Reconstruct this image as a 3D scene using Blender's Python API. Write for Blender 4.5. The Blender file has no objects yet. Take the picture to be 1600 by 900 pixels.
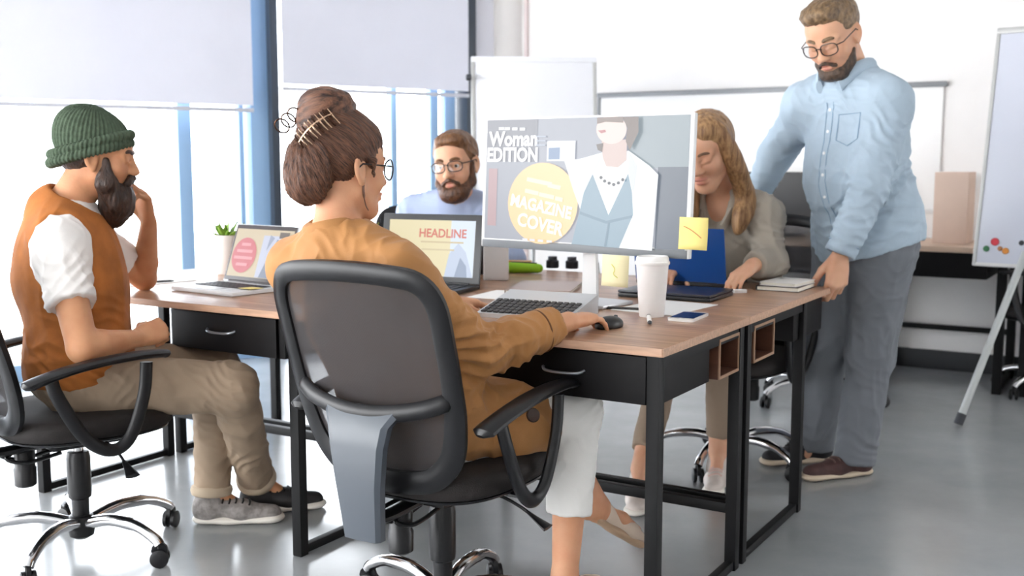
import bpy, bmesh, math, random
import numpy as np
from mathutils import Vector, Matrix
C = bpy.context.scene.collection
D = bpy.data
S = bpy.context.scene
random.seed(4)

# ------------------------------------------------------------------ camera, world, exposure
cam_d = D.cameras.new('camera'); cam = D.objects.new('camera', cam_d); C.objects.link(cam)
cam.location = (0, 0, 1.2)
cam.rotation_euler = (math.pi/2 - math.atan(200/1700), 0, 0)
cam_d.sensor_width = 36.0
cam_d.lens = 36.0*1700/1600
cam_d.clip_start = 0.05; cam_d.clip_end = 200
cam_d.dof.use_dof = True
cam_d.dof.focus_distance = 2.75
cam_d.dof.aperture_fstop = 3.6
S.camera = cam

W = D.worlds.new('daylight'); S.world = W; W.use_nodes = True
bg = W.node_tree.nodes['Background']
bg.inputs[0].default_value = (0.97, 0.985, 1.0, 1)
bg.inputs[1].default_value = 9.5

def area(name, loc, rot, sx, sy, power, col):
    l = D.lights.new(name, 'AREA'); l.shape = 'RECTANGLE'; l.size = sx; l.size_y = sy
    l.energy = power; l.color = col
    o = D.objects.new(name, l); C.objects.link(o); o.location = loc; o.rotation_euler = rot
    return o
sun_d = D.lights.new('sun_light', 'SUN'); sun_d.energy = 5.0; sun_d.angle = math.radians(30); sun_d.color = (1.0, 0.96, 0.9)
sun = D.objects.new('sun_light', sun_d); C.objects.link(sun)
sun.rotation_euler = Vector((0.8, 0.38, -0.62)).to_track_quat('-Z', 'Y').to_euler()

S.view_settings.view_transform = 'Standard'
S.view_settings.look = 'None'
S.view_settings.gamma = 1.0
S.view_settings.exposure = 0.12
S.view_settings.use_curve_mapping = False

# ------------------------------------------------------------------ materials
def lin(c):
    if isinstance(c, str):
        c = tuple(int(c[i:i+2], 16)/255 for i in (0, 2, 4))
    return tuple((x/12.92 if x <= 0.04045 else ((x+0.055)/1.055)**2.4) for x in c) + (1,)
MATS = {}
def mat(name, col, rough=0.5, metal=0.0, var=0.0, vscale=8.0, bump=0.0, bscale=60.0, stretch=(1, 1, 1), col2=None, spec=0.5, trans=0.0, emit=0.0, sss=0.0, sheen=0.0, crease=0.0, cscale=7.0):
    if name in MATS: return MATS[name]
    m = D.materials.new(name); MATS[name] = m; m.use_nodes = True
    nt = m.node_tree; N = nt.nodes; L = nt.links
    b = N['Principled BSDF']
    base = lin(col)
    b.inputs['Base Color'].default_value = base
    b.inputs['Roughness'].default_value = rough
    b.inputs['Metallic'].default_value = metal
    b.inputs['Specular IOR Level'].default_value = spec
    if sheen: b.inputs['Sheen Weight'].default_value = sheen
    if sss:
        b.inputs['Subsurface Weight'].default_value = sss
        b.inputs['Subsurface Radius'].default_value = (0.012, 0.004, 0.002)
        b.inputs['Subsurface Scale'].default_value = 0.6
    if emit:
        b.inputs['Emission Color'].default_value = base
        b.inputs['Emission Strength'].default_value = emit
    tc = N.new('ShaderNodeTexCoord'); mp = N.new('ShaderNodeMapping')
    mp.inputs['Scale'].default_value = stretch
    L.new(tc.outputs['Object'], mp.inputs['Vector'])
    if var or col2:
        n = N.new('ShaderNodeTexNoise'); n.inputs['Scale'].default_value = vscale; n.inputs['Detail'].default_value = 5
        L.new(mp.outputs[0], n.inputs['Vector'])
        r = N.new('ShaderNodeValToRGB')
        c2 = lin(col2) if col2 else tuple(min(1, x*(1+var)) for x in base[:3])+(1,)
        c1 = base if col2 else tuple(x*(1-var) for x in base[:3])+(1,)
        r.color_ramp.elements[0].position = 0.35; r.color_ramp.elements[1].position = 0.65
        r.color_ramp.elements[0].color = c1; r.color_ramp.elements[1].color = c2
        L.new(n.outputs['Fac'], r.inputs[0]); L.new(r.outputs[0], b.inputs['Base Color'])
        if emit: L.new(r.outputs[0], b.inputs['Emission Color'])
    if bump:
        n2 = N.new('ShaderNodeTexNoise'); n2.inputs['Scale'].default_value = bscale; n2.inputs['Detail'].default_value = 4
        L.new(mp.outputs[0], n2.inputs['Vector'])
        bp = N.new('ShaderNodeBump'); bp.inputs['Strength'].default_value = bump; bp.inputs['Distance'].default_value = 0.004
        L.new(n2.outputs['Fac'], bp.inputs['Height']); L.new(bp.outputs[0], b.inputs['Normal'])
    if crease:
        n3 = N.new('ShaderNodeTexNoise'); n3.noise_type = 'RIDGED_MULTIFRACTAL'; n3.inputs['Scale'].default_value = cscale; n3.inputs['Detail'].default_value = 2.5
        n3.inputs['Distortion'].default_value = 0.9
        L.new(mp.outputs[0], n3.inputs['Vector'])
        b3 = N.new('ShaderNodeBump'); b3.inputs['Strength'].default_value = crease; b3.inputs['Distance'].default_value = 0.02
        L.new(n3.outputs['Fac'], b3.inputs['Height'])
        if bump: L.new(b3.outputs[0], bp.inputs['Normal'])
        else: L.new(b3.outputs[0], b.inputs['Normal'])
    return m

def skin(name, col, lip):
    m = mat(name, col, 0.5, bump=0.12, bscale=160, sss=0.12, spec=0.35)
    nt = m.node_tree; N = nt.nodes; L = nt.links; b = N['Principled BSDF']
    at = N.new('ShaderNodeAttribute'); at.attribute_name = 'lip'
    nz = N.new('ShaderNodeTexNoise'); nz.inputs['Scale'].default_value = 14; nz.inputs['Detail'].default_value = 4
    tc = N.new('ShaderNodeTexCoord'); L.new(tc.outputs['Object'], nz.inputs['Vector'])
    r = N.new('ShaderNodeValToRGB'); base = lin(col)
    r.color_ramp.elements[0].position = 0.3; r.color_ramp.elements[1].position = 0.7
    r.color_ramp.elements[0].color = (base[0]*0.93, base[1]*0.84, base[2]*0.8, 1)
    r.color_ramp.elements[1].color = (min(1, base[0]*1.04), base[1]*1.05, base[2]*1.05, 1)
    L.new(nz.outputs['Fac'], r.inputs[0])
    mx = N.new('ShaderNodeMix'); mx.data_type = 'RGBA'
    L.new(at.outputs['Fac'], mx.inputs['Factor']); L.new(r.outputs[0], mx.inputs['A']); mx.inputs['B'].default_value = lin(lip)
    L.new(mx.outputs['Result'], b.inputs['Base Color'])
    return m

def hair_mat(name, dark, light, scale=(60, 60, 8), attr=False):
    if name in MATS: return MATS[name]
    m = D.materials.new(name); MATS[name] = m; m.use_nodes = True
    nt = m.node_tree; N = nt.nodes; L = nt.links; b = N['Principled BSDF']
    b.inputs['Roughness'].default_value = 0.42; b.inputs['Specular IOR Level'].default_value = 0.45
    mp = N.new('ShaderNodeMapping'); mp.inputs['Scale'].default_value = scale
    if attr:
        a = N.new('ShaderNodeAttribute'); a.attribute_name = 'flow'; L.new(a.outputs['Vector'], mp.inputs['Vector'])
    else:
        tc = N.new('ShaderNodeTexCoord'); L.new(tc.outputs['Object'], mp.inputs['Vector'])
    n = N.new('ShaderNodeTexNoise'); n.inputs['Scale'].default_value = 1.0; n.inputs['Detail'].default_value = 6; n.inputs['Roughness'].default_value = 0.65
    L.new(mp.outputs[0], n.inputs['Vector'])
    r = N.new('ShaderNodeValToRGB'); r.color_ramp.elements[0].position = 0.36; r.color_ramp.elements[1].position = 0.68
    r.color_ramp.elements[0].color = lin(dark); r.color_ramp.elements[1].color = lin(light)
    L.new(n.outputs['Fac'], r.inputs[0]); L.new(r.outputs[0], b.inputs['Base Color'])
    bp = N.new('ShaderNodeBump'); bp.inputs['Strength'].default_value = 0.9; bp.inputs['Distance'].default_value = 0.006
    L.new(n.outputs['Fac'], bp.inputs['Height']); L.new(bp.outputs[0], b.inputs['Normal'])
    return m

def glass_mat(name, tint=(0.96, 0.98, 1.0), gloss=0.06, rough=0.02):
    m = D.materials.new(name); MATS[name] = m; m.use_nodes = True
    nt = m.node_tree; N = nt.nodes; L = nt.links; N.remove(N['Principled BSDF'])
    t = N.new('ShaderNodeBsdfTransparent'); t.inputs[0].default_value = tint+(1,)
    g = N.new('ShaderNodeBsdfGlossy'); g.inputs['Roughness'].default_value = rough
    mx = N.new('ShaderNodeMixShader'); mx.inputs[0].default_value = gloss
    L.new(t.outputs[0], mx.inputs[1]); L.new(g.outputs[0], mx.inputs[2])
    L.new(mx.outputs[0], N['Material Output'].inputs[0])
    return m

# ------------------------------------------------------------------ object helpers
def setp(o, label=None, cat=None, group=None, kind=None):
    if label: o['label'] = label
    if cat: o['category'] = cat
    if group: o['group'] = group
    if kind: o['kind'] = kind
    return o
def empty(name, loc, label, cat, rotz=0.0, group=None):
    o = D.objects.new(name, None); C.objects.link(o)
    o.location = loc; o.rotation_euler = (0, 0, rotz); o.empty_display_size = 0.1
    return setp(o, label, cat, group)
def link(name, me, parent=None):
    o = D.objects.new(name, me); C.objects.link(o)
    if parent: o.parent = parent
    return o
def smooth(me, angle=40):
    me.polygons.foreach_set('use_smooth', [True]*len(me.polygons))
    try: me.set_sharp_from_angle(angle=math.radians(angle))
    except Exception: pass
def obj(name, bm, m, parent=None, sm=True, loc=None, rot=None, angle=40):
    me = D.meshes.new(name); bmesh.ops.recalc_face_normals(bm, faces=bm.faces[:])
    bm.to_mesh(me); bm.free()
    if m: me.materials.append(m)
    if sm: smooth(me, angle)
    o = link(name, me, parent)
    if loc is not None: o.location = loc
    if rot is not None: o.rotation_euler = rot
    return o
def bx(bm, c, s, rot=None, bev=0.0, seg=2):
    r = bmesh.ops.create_cube(bm, size=1.0); vs = r['verts']
    bmesh.ops.scale(bm, vec=s, verts=vs)
    if bev > 0:
        es = list({e for v in vs for e in v.link_edges})
        rr = bmesh.ops.bevel(bm, geom=es, offset=bev, segments=seg, affect='EDGES', profile=0.7)
        vs = list({v for v in rr['verts']} | {v for v in vs if v.is_valid})
    if rot is not None: bmesh.ops.rotate(bm, cent=(0, 0, 0), matrix=rot, verts=vs)
    bmesh.ops.translate(bm, vec=c, verts=vs)
    return vs
def box(name, c, s, m, parent=None, bev=0.004, rot=None):
    bm = bmesh.new(); bx(bm, (0, 0, 0), s, None, bev)
    o = obj(name, bm, m, parent); o.location = c
    if rot is not None: o.rotation_euler = rot
    return o
def tube(bm, pts, rad, seg=10, closed=False, flat=None, cap=True):
    """sweep a round (or flattened) section along pts; rad number or list; flat=(n, s) scales the section along n"""
    pts = [Vector(p) for p in pts]; n = len(pts)
    rads = rad if isinstance(rad, (list, tuple)) else [rad]*n
    up = None; rings = []
    for i, p in enumerate(pts):
        a = pts[(i-1) % n] if (closed or i > 0) else pts[i]
        b = pts[(i+1) % n] if (closed or i < n-1) else pts[i]
        t = (b-a).normalized()
        if up is None:
            up = Vector((0, 0, 1)) if abs(t.z) < 0.9 else Vector((1, 0, 0))
        x = (up - t*up.dot(t)).normalized(); y = t.cross(x); up = x
        ring = []
        for k in range(seg):
            an = 2*math.pi*k/seg
            d = (x*math.cos(an) + y*math.sin(an))*rads[i]
            if flat:
                nn = Vector(flat[0]).normalized(); d = d + nn*(d.dot(nn)*(flat[1]-1))
            ring.append(bm.verts.new(p+d))
        rings.append(ring)
    m = n if closed else n-1
    for i in range(m):
        A, B = rings[i], rings[(i+1) % n]
        for k in range(seg):
            bm.faces.new((A[k], A[(k+1) % seg], B[(k+1) % seg], B[k]))
    if cap and not closed:
        bm.faces.new(list(reversed(rings[0]))); bm.faces.new(rings[-1])
def cat_pts(ctrl, n=8, closed=False):
    """Catmull-Rom through ctrl"""
    P = [np.array(p, float) for p in ctrl]; out = []; m = len(P)
    rng = range(m) if closed else range(m-1)
    for i in rng:
        p0 = P[(i-1) % m] if (closed or i > 0) else P[0]; p1 = P[i]; p2 = P[(i+1) % m]
        p3 = P[(i+2) % m] if (closed or i+2 < m) else P[-1]
        for k in range(n):
            t = k/n
            out.append(0.5*((2*p1)+(-p0+p2)*t+(2*p0-5*p1+4*p2-p3)*t*t+(-p0+3*p1-3*p2+p3)*t**3))
    if not closed: out.append(P[-1])
    return [tuple(q) for q in out]
def lathe(bm, prof, seg=28, c=(0, 0, 0), capb=True, capt=True):
    rings = []
    for r, z in prof:
        rings.append([bm.verts.new((c[0]+r*math.cos(2*math.pi*k/seg), c[1]+r*math.sin(2*math.pi*k/seg), c[2]+z)) for k in range(seg)])
    for A, B in zip(rings, rings[1:]):
        for k in range(seg): bm.faces.new((A[k], A[(k+1) % seg], B[(k+1) % seg], B[k]))
    if capb: bm.faces.new(list(reversed(rings[0])))
    if capt: bm.faces.new(rings[-1])
def prism(bm, poly, d, axis='y'):
    """extrude 2-D outline (x,z) by d along y (or (x,y) along z)"""
    f = (lambda p, t: (p[0], t, p[1])) if axis == 'y' else (lambda p, t: (p[0], p[1], t))
    A = [bm.verts.new(f(p, 0)) for p in poly]; B = [bm.verts.new(f(p, d)) for p in poly]
    n = len(poly)
    bm.faces.new(A); bm.faces.new(list(reversed(B)))
    for i in range(n): bm.faces.new((A[i], B[i], B[(i+1) % n], A[(i+1) % n]))
def rrect(w, h, r, n=6, cx=0, cy=0):
    out = []
    for sx, sy, a0 in ((1, 1, 0), (-1, 1, 90), (-1, -1, 180), (1, -1, 270)):
        for k in range(n+1):
            a = math.radians(a0+90*k/n)
            out.append((cx+sx*(w/2-r)+r*math.cos(a), cy+sy*(h/2-r)+r*math.sin(a)))
    return out
def text_mesh(txt, size, xs=1.0, bold=0.0, align='CENTER', shear=0.0, depth=0.0003):
    cu = D.curves.new('lettering', 'FONT'); cu.body = txt; cu.size = size; cu.align_x = align; cu.align_y = 'CENTER'
    cu.offset = bold; cu.extrude = depth; cu.shear = shear; cu.resolution_u = 3
    o = D.objects.new('lettering_tmp', cu); C.objects.link(o); o.scale = (xs, 1, 1)
    bpy.context.view_layer.update()
    me = D.meshes.new_from_object(o.evaluated_get(bpy.context.evaluated_depsgraph_get()))
    me.transform(Matrix.Diagonal((xs, 1, 1, 1)))
    D.objects.remove(o); D.curves.remove(cu)
    return me
def copy_tree(o, parent=None):
    c = o.copy(); C.objects.link(c)
    if parent: c.parent = parent; c.matrix_parent_inverse = o.matrix_parent_inverse
    for ch in list(o.children): copy_tree(ch, c)
    return c

# ------------------------------------------------------------------ signed-distance modelling
def vn(P, seed=0):
    P = np.asarray(P, np.float64); I = np.floor(P).astype(np.int64); F = P-I; F = F*F*(3-2*F); out = np.zeros(len(P))
    for dx in (0, 1):
        for dy in (0, 1):
            for dz in (0, 1):
                h = (I[:, 0]+dx)*374761393+(I[:, 1]+dy)*668265263+(I[:, 2]+dz)*2147483647+seed*974711
                h = (h ^ (h >> 13))*1274126177; h = h ^ (h >> 16)
                v = (h & 0xFFFF)/65535.0
                w = (F[:, 0] if dx else 1-F[:, 0])*(F[:, 1] if dy else 1-F[:, 1])*(F[:, 2] if dz else 1-F[:, 2])
                out += v*w
    return out
def A(*v): return np.array(v if len(v) > 1 else v[0], float)
def nrm(v): v = np.asarray(v, float); return v/np.linalg.norm(v)
class Sdf:
    def __init__(s): s.p = []
    def cap(s, a, b, ra, rb, k=0.02, op='add', flat=(), cut=None, cut0=None):
        M = np.eye(3)
        for n, f in flat: n = nrm(n); M = M @ (np.eye(3)+(f-1)*np.outer(n, n))
        s.p.append(('cap', A(a), A(b), ra, rb, k, M, op, cut, cut0)); return s
    def chain(s, pts, rads, k=0.02, flat=(), op='add', cut=None):
        for i in range(len(pts)-1):
            s.cap(pts[i], pts[i+1], rads[i], rads[i+1], k if i == 0 else k*0.6, op, flat, cut if i == len(pts)-2 else None)
        return s
    def ell(s, c, r, R=None, k=0.02, op='add'):
        s.p.append(('ell', A(c), np.asarray(r, float), np.eye(3) if R is None else np.asarray(R), k, op)); return s
    def plane(s, p, n): s.p.append(('pl', A(p), nrm(n))); return s       # keep the side against n
    def bounds(s):
        lo = np.full(3, 9.); hi = np.full(3, -9.)
        for q in s.p:
            if q[0] == 'cap' and q[7] == 'add':
                R = max(q[3], q[4]); lo = np.minimum(lo, np.minimum(q[1], q[2])-R); hi = np.maximum(hi, np.maximum(q[1], q[2])+R)
            if q[0] == 'ell' and q[5] == 'add':
                R = np.abs(q[3].T) @ q[2]; lo = np.minimum(lo, q[1]-R); hi = np.maximum(hi, q[1]+R)
        return lo-0.02, hi+0.02
    def grid(s, lo, hi, h):
        n = np.ceil((np.asarray(hi)-lo)/h).astype(int)+1
        F = np.full(n, 0.5, np.float32)
        ax = [lo[i]+h*np.arange(n[i]) for i in range(3)]
        for q in s.p:
            if q[0] == 'pl':
                d = (ax[0]-q[1][0])[:, None, None]*q[2][0]+(ax[1]-q[1][1])[None, :, None]*q[2][1]+(ax[2]-q[1][2])[None, None, :]*q[2][2]
                F = np.maximum(F, d.astype(np.float32)); continue
            if q[0] == 'cap':
                _, a, b, ra, rb, k, M, op, cut, cut0 = q
                R = max(ra, rb)+k+3*h; l = np.minimum(a, b)-R; u = np.maximum(a, b)+R
            else:
                _, c, r, Rm, k, op = q
                e = np.abs(Rm.T) @ r + k+3*h; l = c-e; u = c+e
            i0 = np.maximum(np.floor((l-lo)/h).astype(int), 0); i1 = np.minimum(np.ceil((u-lo)/h).astype(int)+1, n)
            if np.any(i1 <= i0): continue
            sl = tuple(slice(i0[i], i1[i]) for i in range(3))
            o = a if q[0] == 'cap' else c
            X = (ax[0][sl[0]]-o[0]).astype(np.float32)[:, None, None]; Y = (ax[1][sl[1]]-o[1]).astype(np.float32)[None, :, None]; Z = (ax[2][sl[2]]-o[2]).astype(np.float32)[None, None, :]
            if q[0] == 'cap':
                w = M @ (b-a); L2 = max(float(w @ w), 1e-9)
                Q = [M[i, 0]*X+M[i, 1]*Y+M[i, 2]*Z for i in range(3)]
                t = np.clip((Q[0]*w[0]+Q[1]*w[1]+Q[2]*w[2])/L2, 0, 1).astype(np.float32)
                d = np.sqrt((Q[0]-t*w[0])**2+(Q[1]-t*w[1])**2+(Q[2]-t*w[2])**2)-(ra+t*(rb-ra))
                if cut is not None:
                    nn = nrm(b-a) if cut is True else nrm(cut)
                    g = (X-(b-a)[0])*nn[0]+(Y-(b-a)[1])*nn[1]+(Z-(b-a)[2])*nn[2]
                    d = np.maximum(d, g)
                if cut0 is not None:
                    nn = -nrm(b-a) if cut0 is True else nrm(cut0)
                    d = np.maximum(d, X*nn[0]+Y*nn[1]+Z*nn[2])
            else:
                Q = [(Rm[i, 0]*X+Rm[i, 1]*Y+Rm[i, 2]*Z) for i in range(3)]
                k0 = np.sqrt((Q[0]/r[0])**2+(Q[1]/r[1])**2+(Q[2]/r[2])**2)
                k1 = np.sqrt((Q[0]/r[0]**2)**2+(Q[1]/r[1]**2)**2+(Q[2]/r[2]**2)**2)+1e-9
                d = k0*(k0-1)/k1
            f = F[sl]; d = d.astype(np.float32)
            if op == 'add':
                hh = np.maximum(k-np.abs(f-d), 0)/max(k, 1e-6); F[sl] = np.minimum(f, d)-hh*hh*k*0.25
            else:
                d = -d; hh = np.maximum(k-np.abs(f-d), 0)/max(k, 1e-6); F[sl] = np.maximum(f, d)+hh*hh*k*0.25
        return F
    def mesh(s, h, lo=None, hi=None):
        if lo is None: lo, hi = s.bounds()
        lo = np.asarray(lo, float)
        return nets(s.grid(lo, hi, h), lo, h)
def nets(F, lo, h):
    ins = F < 0; n = F.shape
    cnt = np.zeros((n[0]-1, n[1]-1, n[2]-1), np.uint8)
    for a in (0, 1):
        for b in (0, 1):
            for c in (0, 1):
                cnt += ins[a:n[0]-1+a, b:n[1]-1+b, c:n[2]-1+c]
    act = np.flatnonzero((cnt > 0) & (cnt < 8))
    if len(act) == 0: return np.zeros((0, 3)), np.zeros((0, 4), int)
    I = np.stack(np.unravel_index(act, cnt.shape), 1)
    corner = [(a, b, c) for a in (0, 1) for b in (0, 1) for c in (0, 1)]
    V = {q: F[I[:, 0]+q[0], I[:, 1]+q[1], I[:, 2]+q[2]] for q in corner}
    acc = np.zeros((len(I), 3)); num = np.zeros(len(I))
    for q in corner:
        for ax in range(3):
            if q[ax]: continue
            q2 = tuple(1 if i == ax else q[i] for i in range(3))
            v0, v1 = V[q], V[q2]; m = (v0 < 0) != (v1 < 0)
            t = v0/np.where(m, v0-v1, 1)
            p = np.tile(np.array(q, float), (len(I), 1)); p[:, ax] += t
            acc += np.where(m[:, None], p, 0); num += m
    verts = lo+(I+acc/num[:, None])*h
    lut = np.full(cnt.size, -1, np.int32); lut[act] = np.arange(len(act), dtype=np.int32); lut = lut.reshape(cnt.shape)
    faces = []
    for ax in range(3):
        o = [i for i in range(3) if i != ax]
        sa = [slice(None)]*3; sb = [slice(None)]*3
        sa[ax] = slice(0, n[ax]-1); sb[ax] = slice(1, n[ax])
        for i in o: sa[i] = sb[i] = slice(1, n[i]-1)
        a = ins[tuple(sa)]; b = ins[tuple(sb)]
        E = np.argwhere(a != b)
        if len(E) == 0: continue
        sg = a[E[:, 0], E[:, 1], E[:, 2]]
        for i in o: E[:, i] += 1
        def cell(d0, d1):
            G = E.copy(); G[:, o[0]] += d0; G[:, o[1]] += d1
            return lut[G[:, 0], G[:, 1], G[:, 2]]
        q = np.stack([cell(-1, -1), cell(0, -1), cell(0, 0), cell(-1, 0)], 1)
        flip = sg if ax != 1 else ~sg
        q[~flip] = q[~flip][:, ::-1]
        faces.append(q)
    f = np.concatenate(faces); f = f[(f >= 0).all(1)]
    return verts, f
def vnormals(v, f):
    n = np.cross(v[f[:, 2]]-v[f[:, 0]], v[f[:, 3]]-v[f[:, 1]]); out = np.zeros_like(v)
    for i in range(4): np.add.at(out, f[:, i], n)
    return out/(np.linalg.norm(out, axis=1, keepdims=True)+1e-12)
def relax(v, f, it=1, w=0.5):
    for _ in range(it):
        acc = np.zeros_like(v); num = np.zeros(len(v))
        for i in range(4):
            j = (i+1) % 4
            np.add.at(acc, f[:, i], v[f[:, j]]); np.add.at(num, f[:, i], 1)
            np.add.at(acc, f[:, j], v[f[:, i]]); np.add.at(num, f[:, j], 1)
        v = v*(1-w)+w*acc/np.maximum(num, 1)[:, None]
    return v
def multi(sdf, h, boxes):
    """coarse mesh everywhere plus fine boxes (lo, hi, h); one joined surface"""
    lo, hi = sdf.bounds(); v, f = sdf.mesh(h, lo, hi); V = [v]; Fs = [f]; off = len(v)
    keep = np.ones(len(f), bool); cen = v[f].mean(1) if len(f) else np.zeros((0, 3))
    for bl, bh, hb in boxes:
        bl = A(bl); bh = A(bh)
        keep &= ~((cen > bl+1.3*h) & (cen < bh-1.3*h)).all(1)
        vb, fb = sdf.mesh(hb, bl, bh); V.append(vb); Fs.append(fb+off); off += len(vb)
    Fs[0] = f[keep]
    return np.concatenate(V), np.concatenate(Fs)
def npmesh(name, v, f, m, parent=None, base=None, attrs=None):
    used = np.unique(f); re = np.full(len(v), -1); re[used] = np.arange(len(used)); 
    v2 = v[used]; f = re[f]
    if base is not None: v2 = v2-np.asarray(base)
    me = D.meshes.new(name)
    me.vertices.add(len(v2)); me.vertices.foreach_set('co', v2.astype(np.float32).ravel())
    me.loops.add(len(f)*4); me.loops.foreach_set('vertex_index', f.astype(np.int32).ravel())
    me.polygons.add(len(f)); me.polygons.foreach_set('loop_start', np.arange(0, len(f)*4, 4, dtype=np.int32))
    me.polygons.foreach_set('use_smooth', np.ones(len(f), bool))
    if attrs:
        for an, (typ, val) in attrs.items():
            a = me.attributes.new(an, typ, 'POINT')
            if typ == 'FLOAT': a.data.foreach_set('value', val[used].astype(np.float32))
            else: a.data.foreach_set('vector', val[used].astype(np.float32).ravel())
    me.update(calc_edges=True); me.validate()
    me.materials.append(m)
    o = link(name, me, parent)
    if parent is None and base is not None: o.location = tuple(base)
    return o
def folds(v, f, amp, freq, along=None, squash=0.3, seed=0, mask=None, sharp=1.4):
    """cloth folds: broad ridged noise stretched along a direction"""
    q = v.copy()
    if along is not None:
        a = nrm(along); q = q-np.outer(q @ a, a)*(1-squash)
    wv = np.stack([vn(v*4+7, seed+5), vn(v*4+31, seed+6), vn(v*4+57, seed+7)], 1)-0.5
    q = q*freq+wv*1.6
    r = (1-np.abs(2*vn(q, seed)-1))**sharp-0.45
    r += 0.5*((1-np.abs(2*vn(q*2.3+11, seed+1)-1))**1.5-0.4)
    d = amp*r
    if mask is not None: d = d*mask
    return v+vnormals(v, f)*d[:, None]
def creases(v, f, spots, seed=0):
    """sharp pulled creases round a joint: (centre, radius, direction across the creases, spacing, depth)"""
    n = vnormals(v, f); d = np.zeros(len(v))
    for i, (c, rad, dr, sp, dep) in enumerate(spots):
        u = v-A(c); m = np.exp(-(np.linalg.norm(u, axis=1)/rad)**2)
        sel = m > .02
        if not sel.any(): continue
        P = v[sel]; w = 3.6*(vn(P*6+i*3, seed+i)-.5)+1.3*(vn(P*15+i, seed+i+40)-.5)
        ph = (u[sel] @ nrm(dr))/sp+w
        tri = np.abs(((ph % 1)-.5)*2); amp = np.clip(1.9*vn(P*9+i*7, seed+i+80)-.35, 0, 1.3)
        d[sel] += dep*m[sel]*amp*(tri**1.6-.45)
    return v+n*d[:, None]
# ------------------------------------------------------------------ the room
def floor_mat():
    m = mat('polished_concrete', '8f969e', 0.3, spec=1.0)
    nt = m.node_tree; N = nt.nodes; L = nt.links; b = N['Principled BSDF']
    tc = N.new('ShaderNodeTexCoord')
    n1 = N.new('ShaderNodeTexNoise'); n1.inputs['Scale'].default_value = 0.9; n1.inputs['Detail'].default_value = 7; n1.inputs['Roughness'].default_value = 0.62
    L.new(tc.outputs['Object'], n1.inputs['Vector'])
    r = N.new('ShaderNodeValToRGB'); e = r.color_ramp.elements
    e[0].position = 0.32; e[0].color = lin('8e9295'); e[1].position = 0.7; e[1].color = lin('acaeb0')
    L.new(n1.outputs['Fac'], r.inputs[0]); L.new(r.outputs[0], b.inputs['Base Color'])
    r2 = N.new('ShaderNodeMapRange'); r2.inputs['To Min'].default_value = 0.12; r2.inputs['To Max'].default_value = 0.3
    L.new(n1.outputs['Fac'], r2.inputs['Value']); L.new(r2.outputs[0], b.inputs['Roughness'])
    return m
WHITE = mat('white_wall_paint', 'f4f1ef', 0.8, var=0.015, vscale=3)
SHADEWALL = mat('shaded_pillar_white', 'd9d8e0', 0.8)  # the pillar's shade is put into this greyer white
BLUEALU = mat('blue_grey_window_aluminium', '93b3d4', 0.45)
DARKALU = mat('dark_window_aluminium', '39414c', 0.4)
BLIND = mat('roller_blind_fabric', 'e3e4ef', 0.85, var=0.02, vscale=2, bump=0.05, bscale=300)
GLASS = glass_mat('window_glass')
BLACK = mat('black_powder_coated_steel', '0a0a0c', 0.5, var=0.15, vscale=30, spec=0.22)
SKIRT = mat('black_skirting', '26282c', 0.5)

def struct(name, o):
    setp(o, kind='structure'); return o
bm = bmesh.new(); bx(bm, (0, 4.5, -0.05), (16, 15, 0.1)); struct('floor', obj('floor', bm, floor_mat(), sm=False))

WR = math.atan2(0.555, 0.832)
def wl(s, y, z): return (-1.553+0.832*s-0.555*y, 6.6+0.555*s+0.832*y, z)
def wbox(name, s0, s1, y0, y1, z0, z1, m, parent=None, bev=0.004):
    bm = bmesh.new(); bx(bm, (0, 0, 0), (s1-s0, y1-y0, z1-z0), None, bev)
    o = obj(name, bm, m, None); o.location = wl((s0+s1)/2, (y0+y1)/2, (z0+z1)/2); o.rotation_euler = (0, 0, WR)
    if parent:
        o.location = ((s0+s1)/2, (y0+y1)/2, (z0+z1)/2); o.rotation_euler = (0, 0, 0); o.parent = parent
    return o
def window(i, s0, s1, mull):
    e = D.objects.new('window_%d' % i, None); C.objects.link(e); e.location = wl(0, 0, 0); e.rotation_euler = (0, 0, WR); e['kind'] = 'structure'
    wbox('bottom_rail', s0, s1, -0.02, 0.08, 0, 0.09, BLUEALU, e)
    wbox('top_rail', s0, s1, -0.02, 0.08, 2.95, 3.05, BLUEALU, e)
    ed = [s0]+[m for m, w in mull]+[s1]
    for m, w in mull: wbox('mullion', m-w/2, m+w/2, 0.0, 0.07, 0.09, 2.95, BLUEALU, e)
    for a, b in zip(ed, ed[1:]): wbox('pane', a+0.02, b-0.02, 0.035, 0.041, 0.09, 2.95, GLASS, e, 0)
window(1, -4.4, -0.03, [(-3.6, 0.08), (-2.6, 0.08), (-1.5, 0.08), (-0.415, 0.08), (-0.075, 0.03)])
window(2, 0.13, 1.46, [(0.95, 0.042), (1.25, 0.06), (1.37, 0.075)])
struct('', wbox('trim_1', -0.03, 0.1, -0.04, 0.12, 0, 3.05, BLUEALU))
struct('', wbox('trim_2', 0.08, 0.13, -0.1, 0.1, 0, 3.05, DARKALU))
struct('', wbox('trim_3', 1.44, 1.515, -0.1, 0.1, 0, 3.05, DARKALU))
struct('', wbox('wall_pillar', 1.515, 1.68, -0.06, 0.3, 0, 3.05, SHADEWALL))
struct('', wbox('wall_left', 1.68, 1.95, -0.02, 0.3, 0, 3.05, WHITE))
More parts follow.
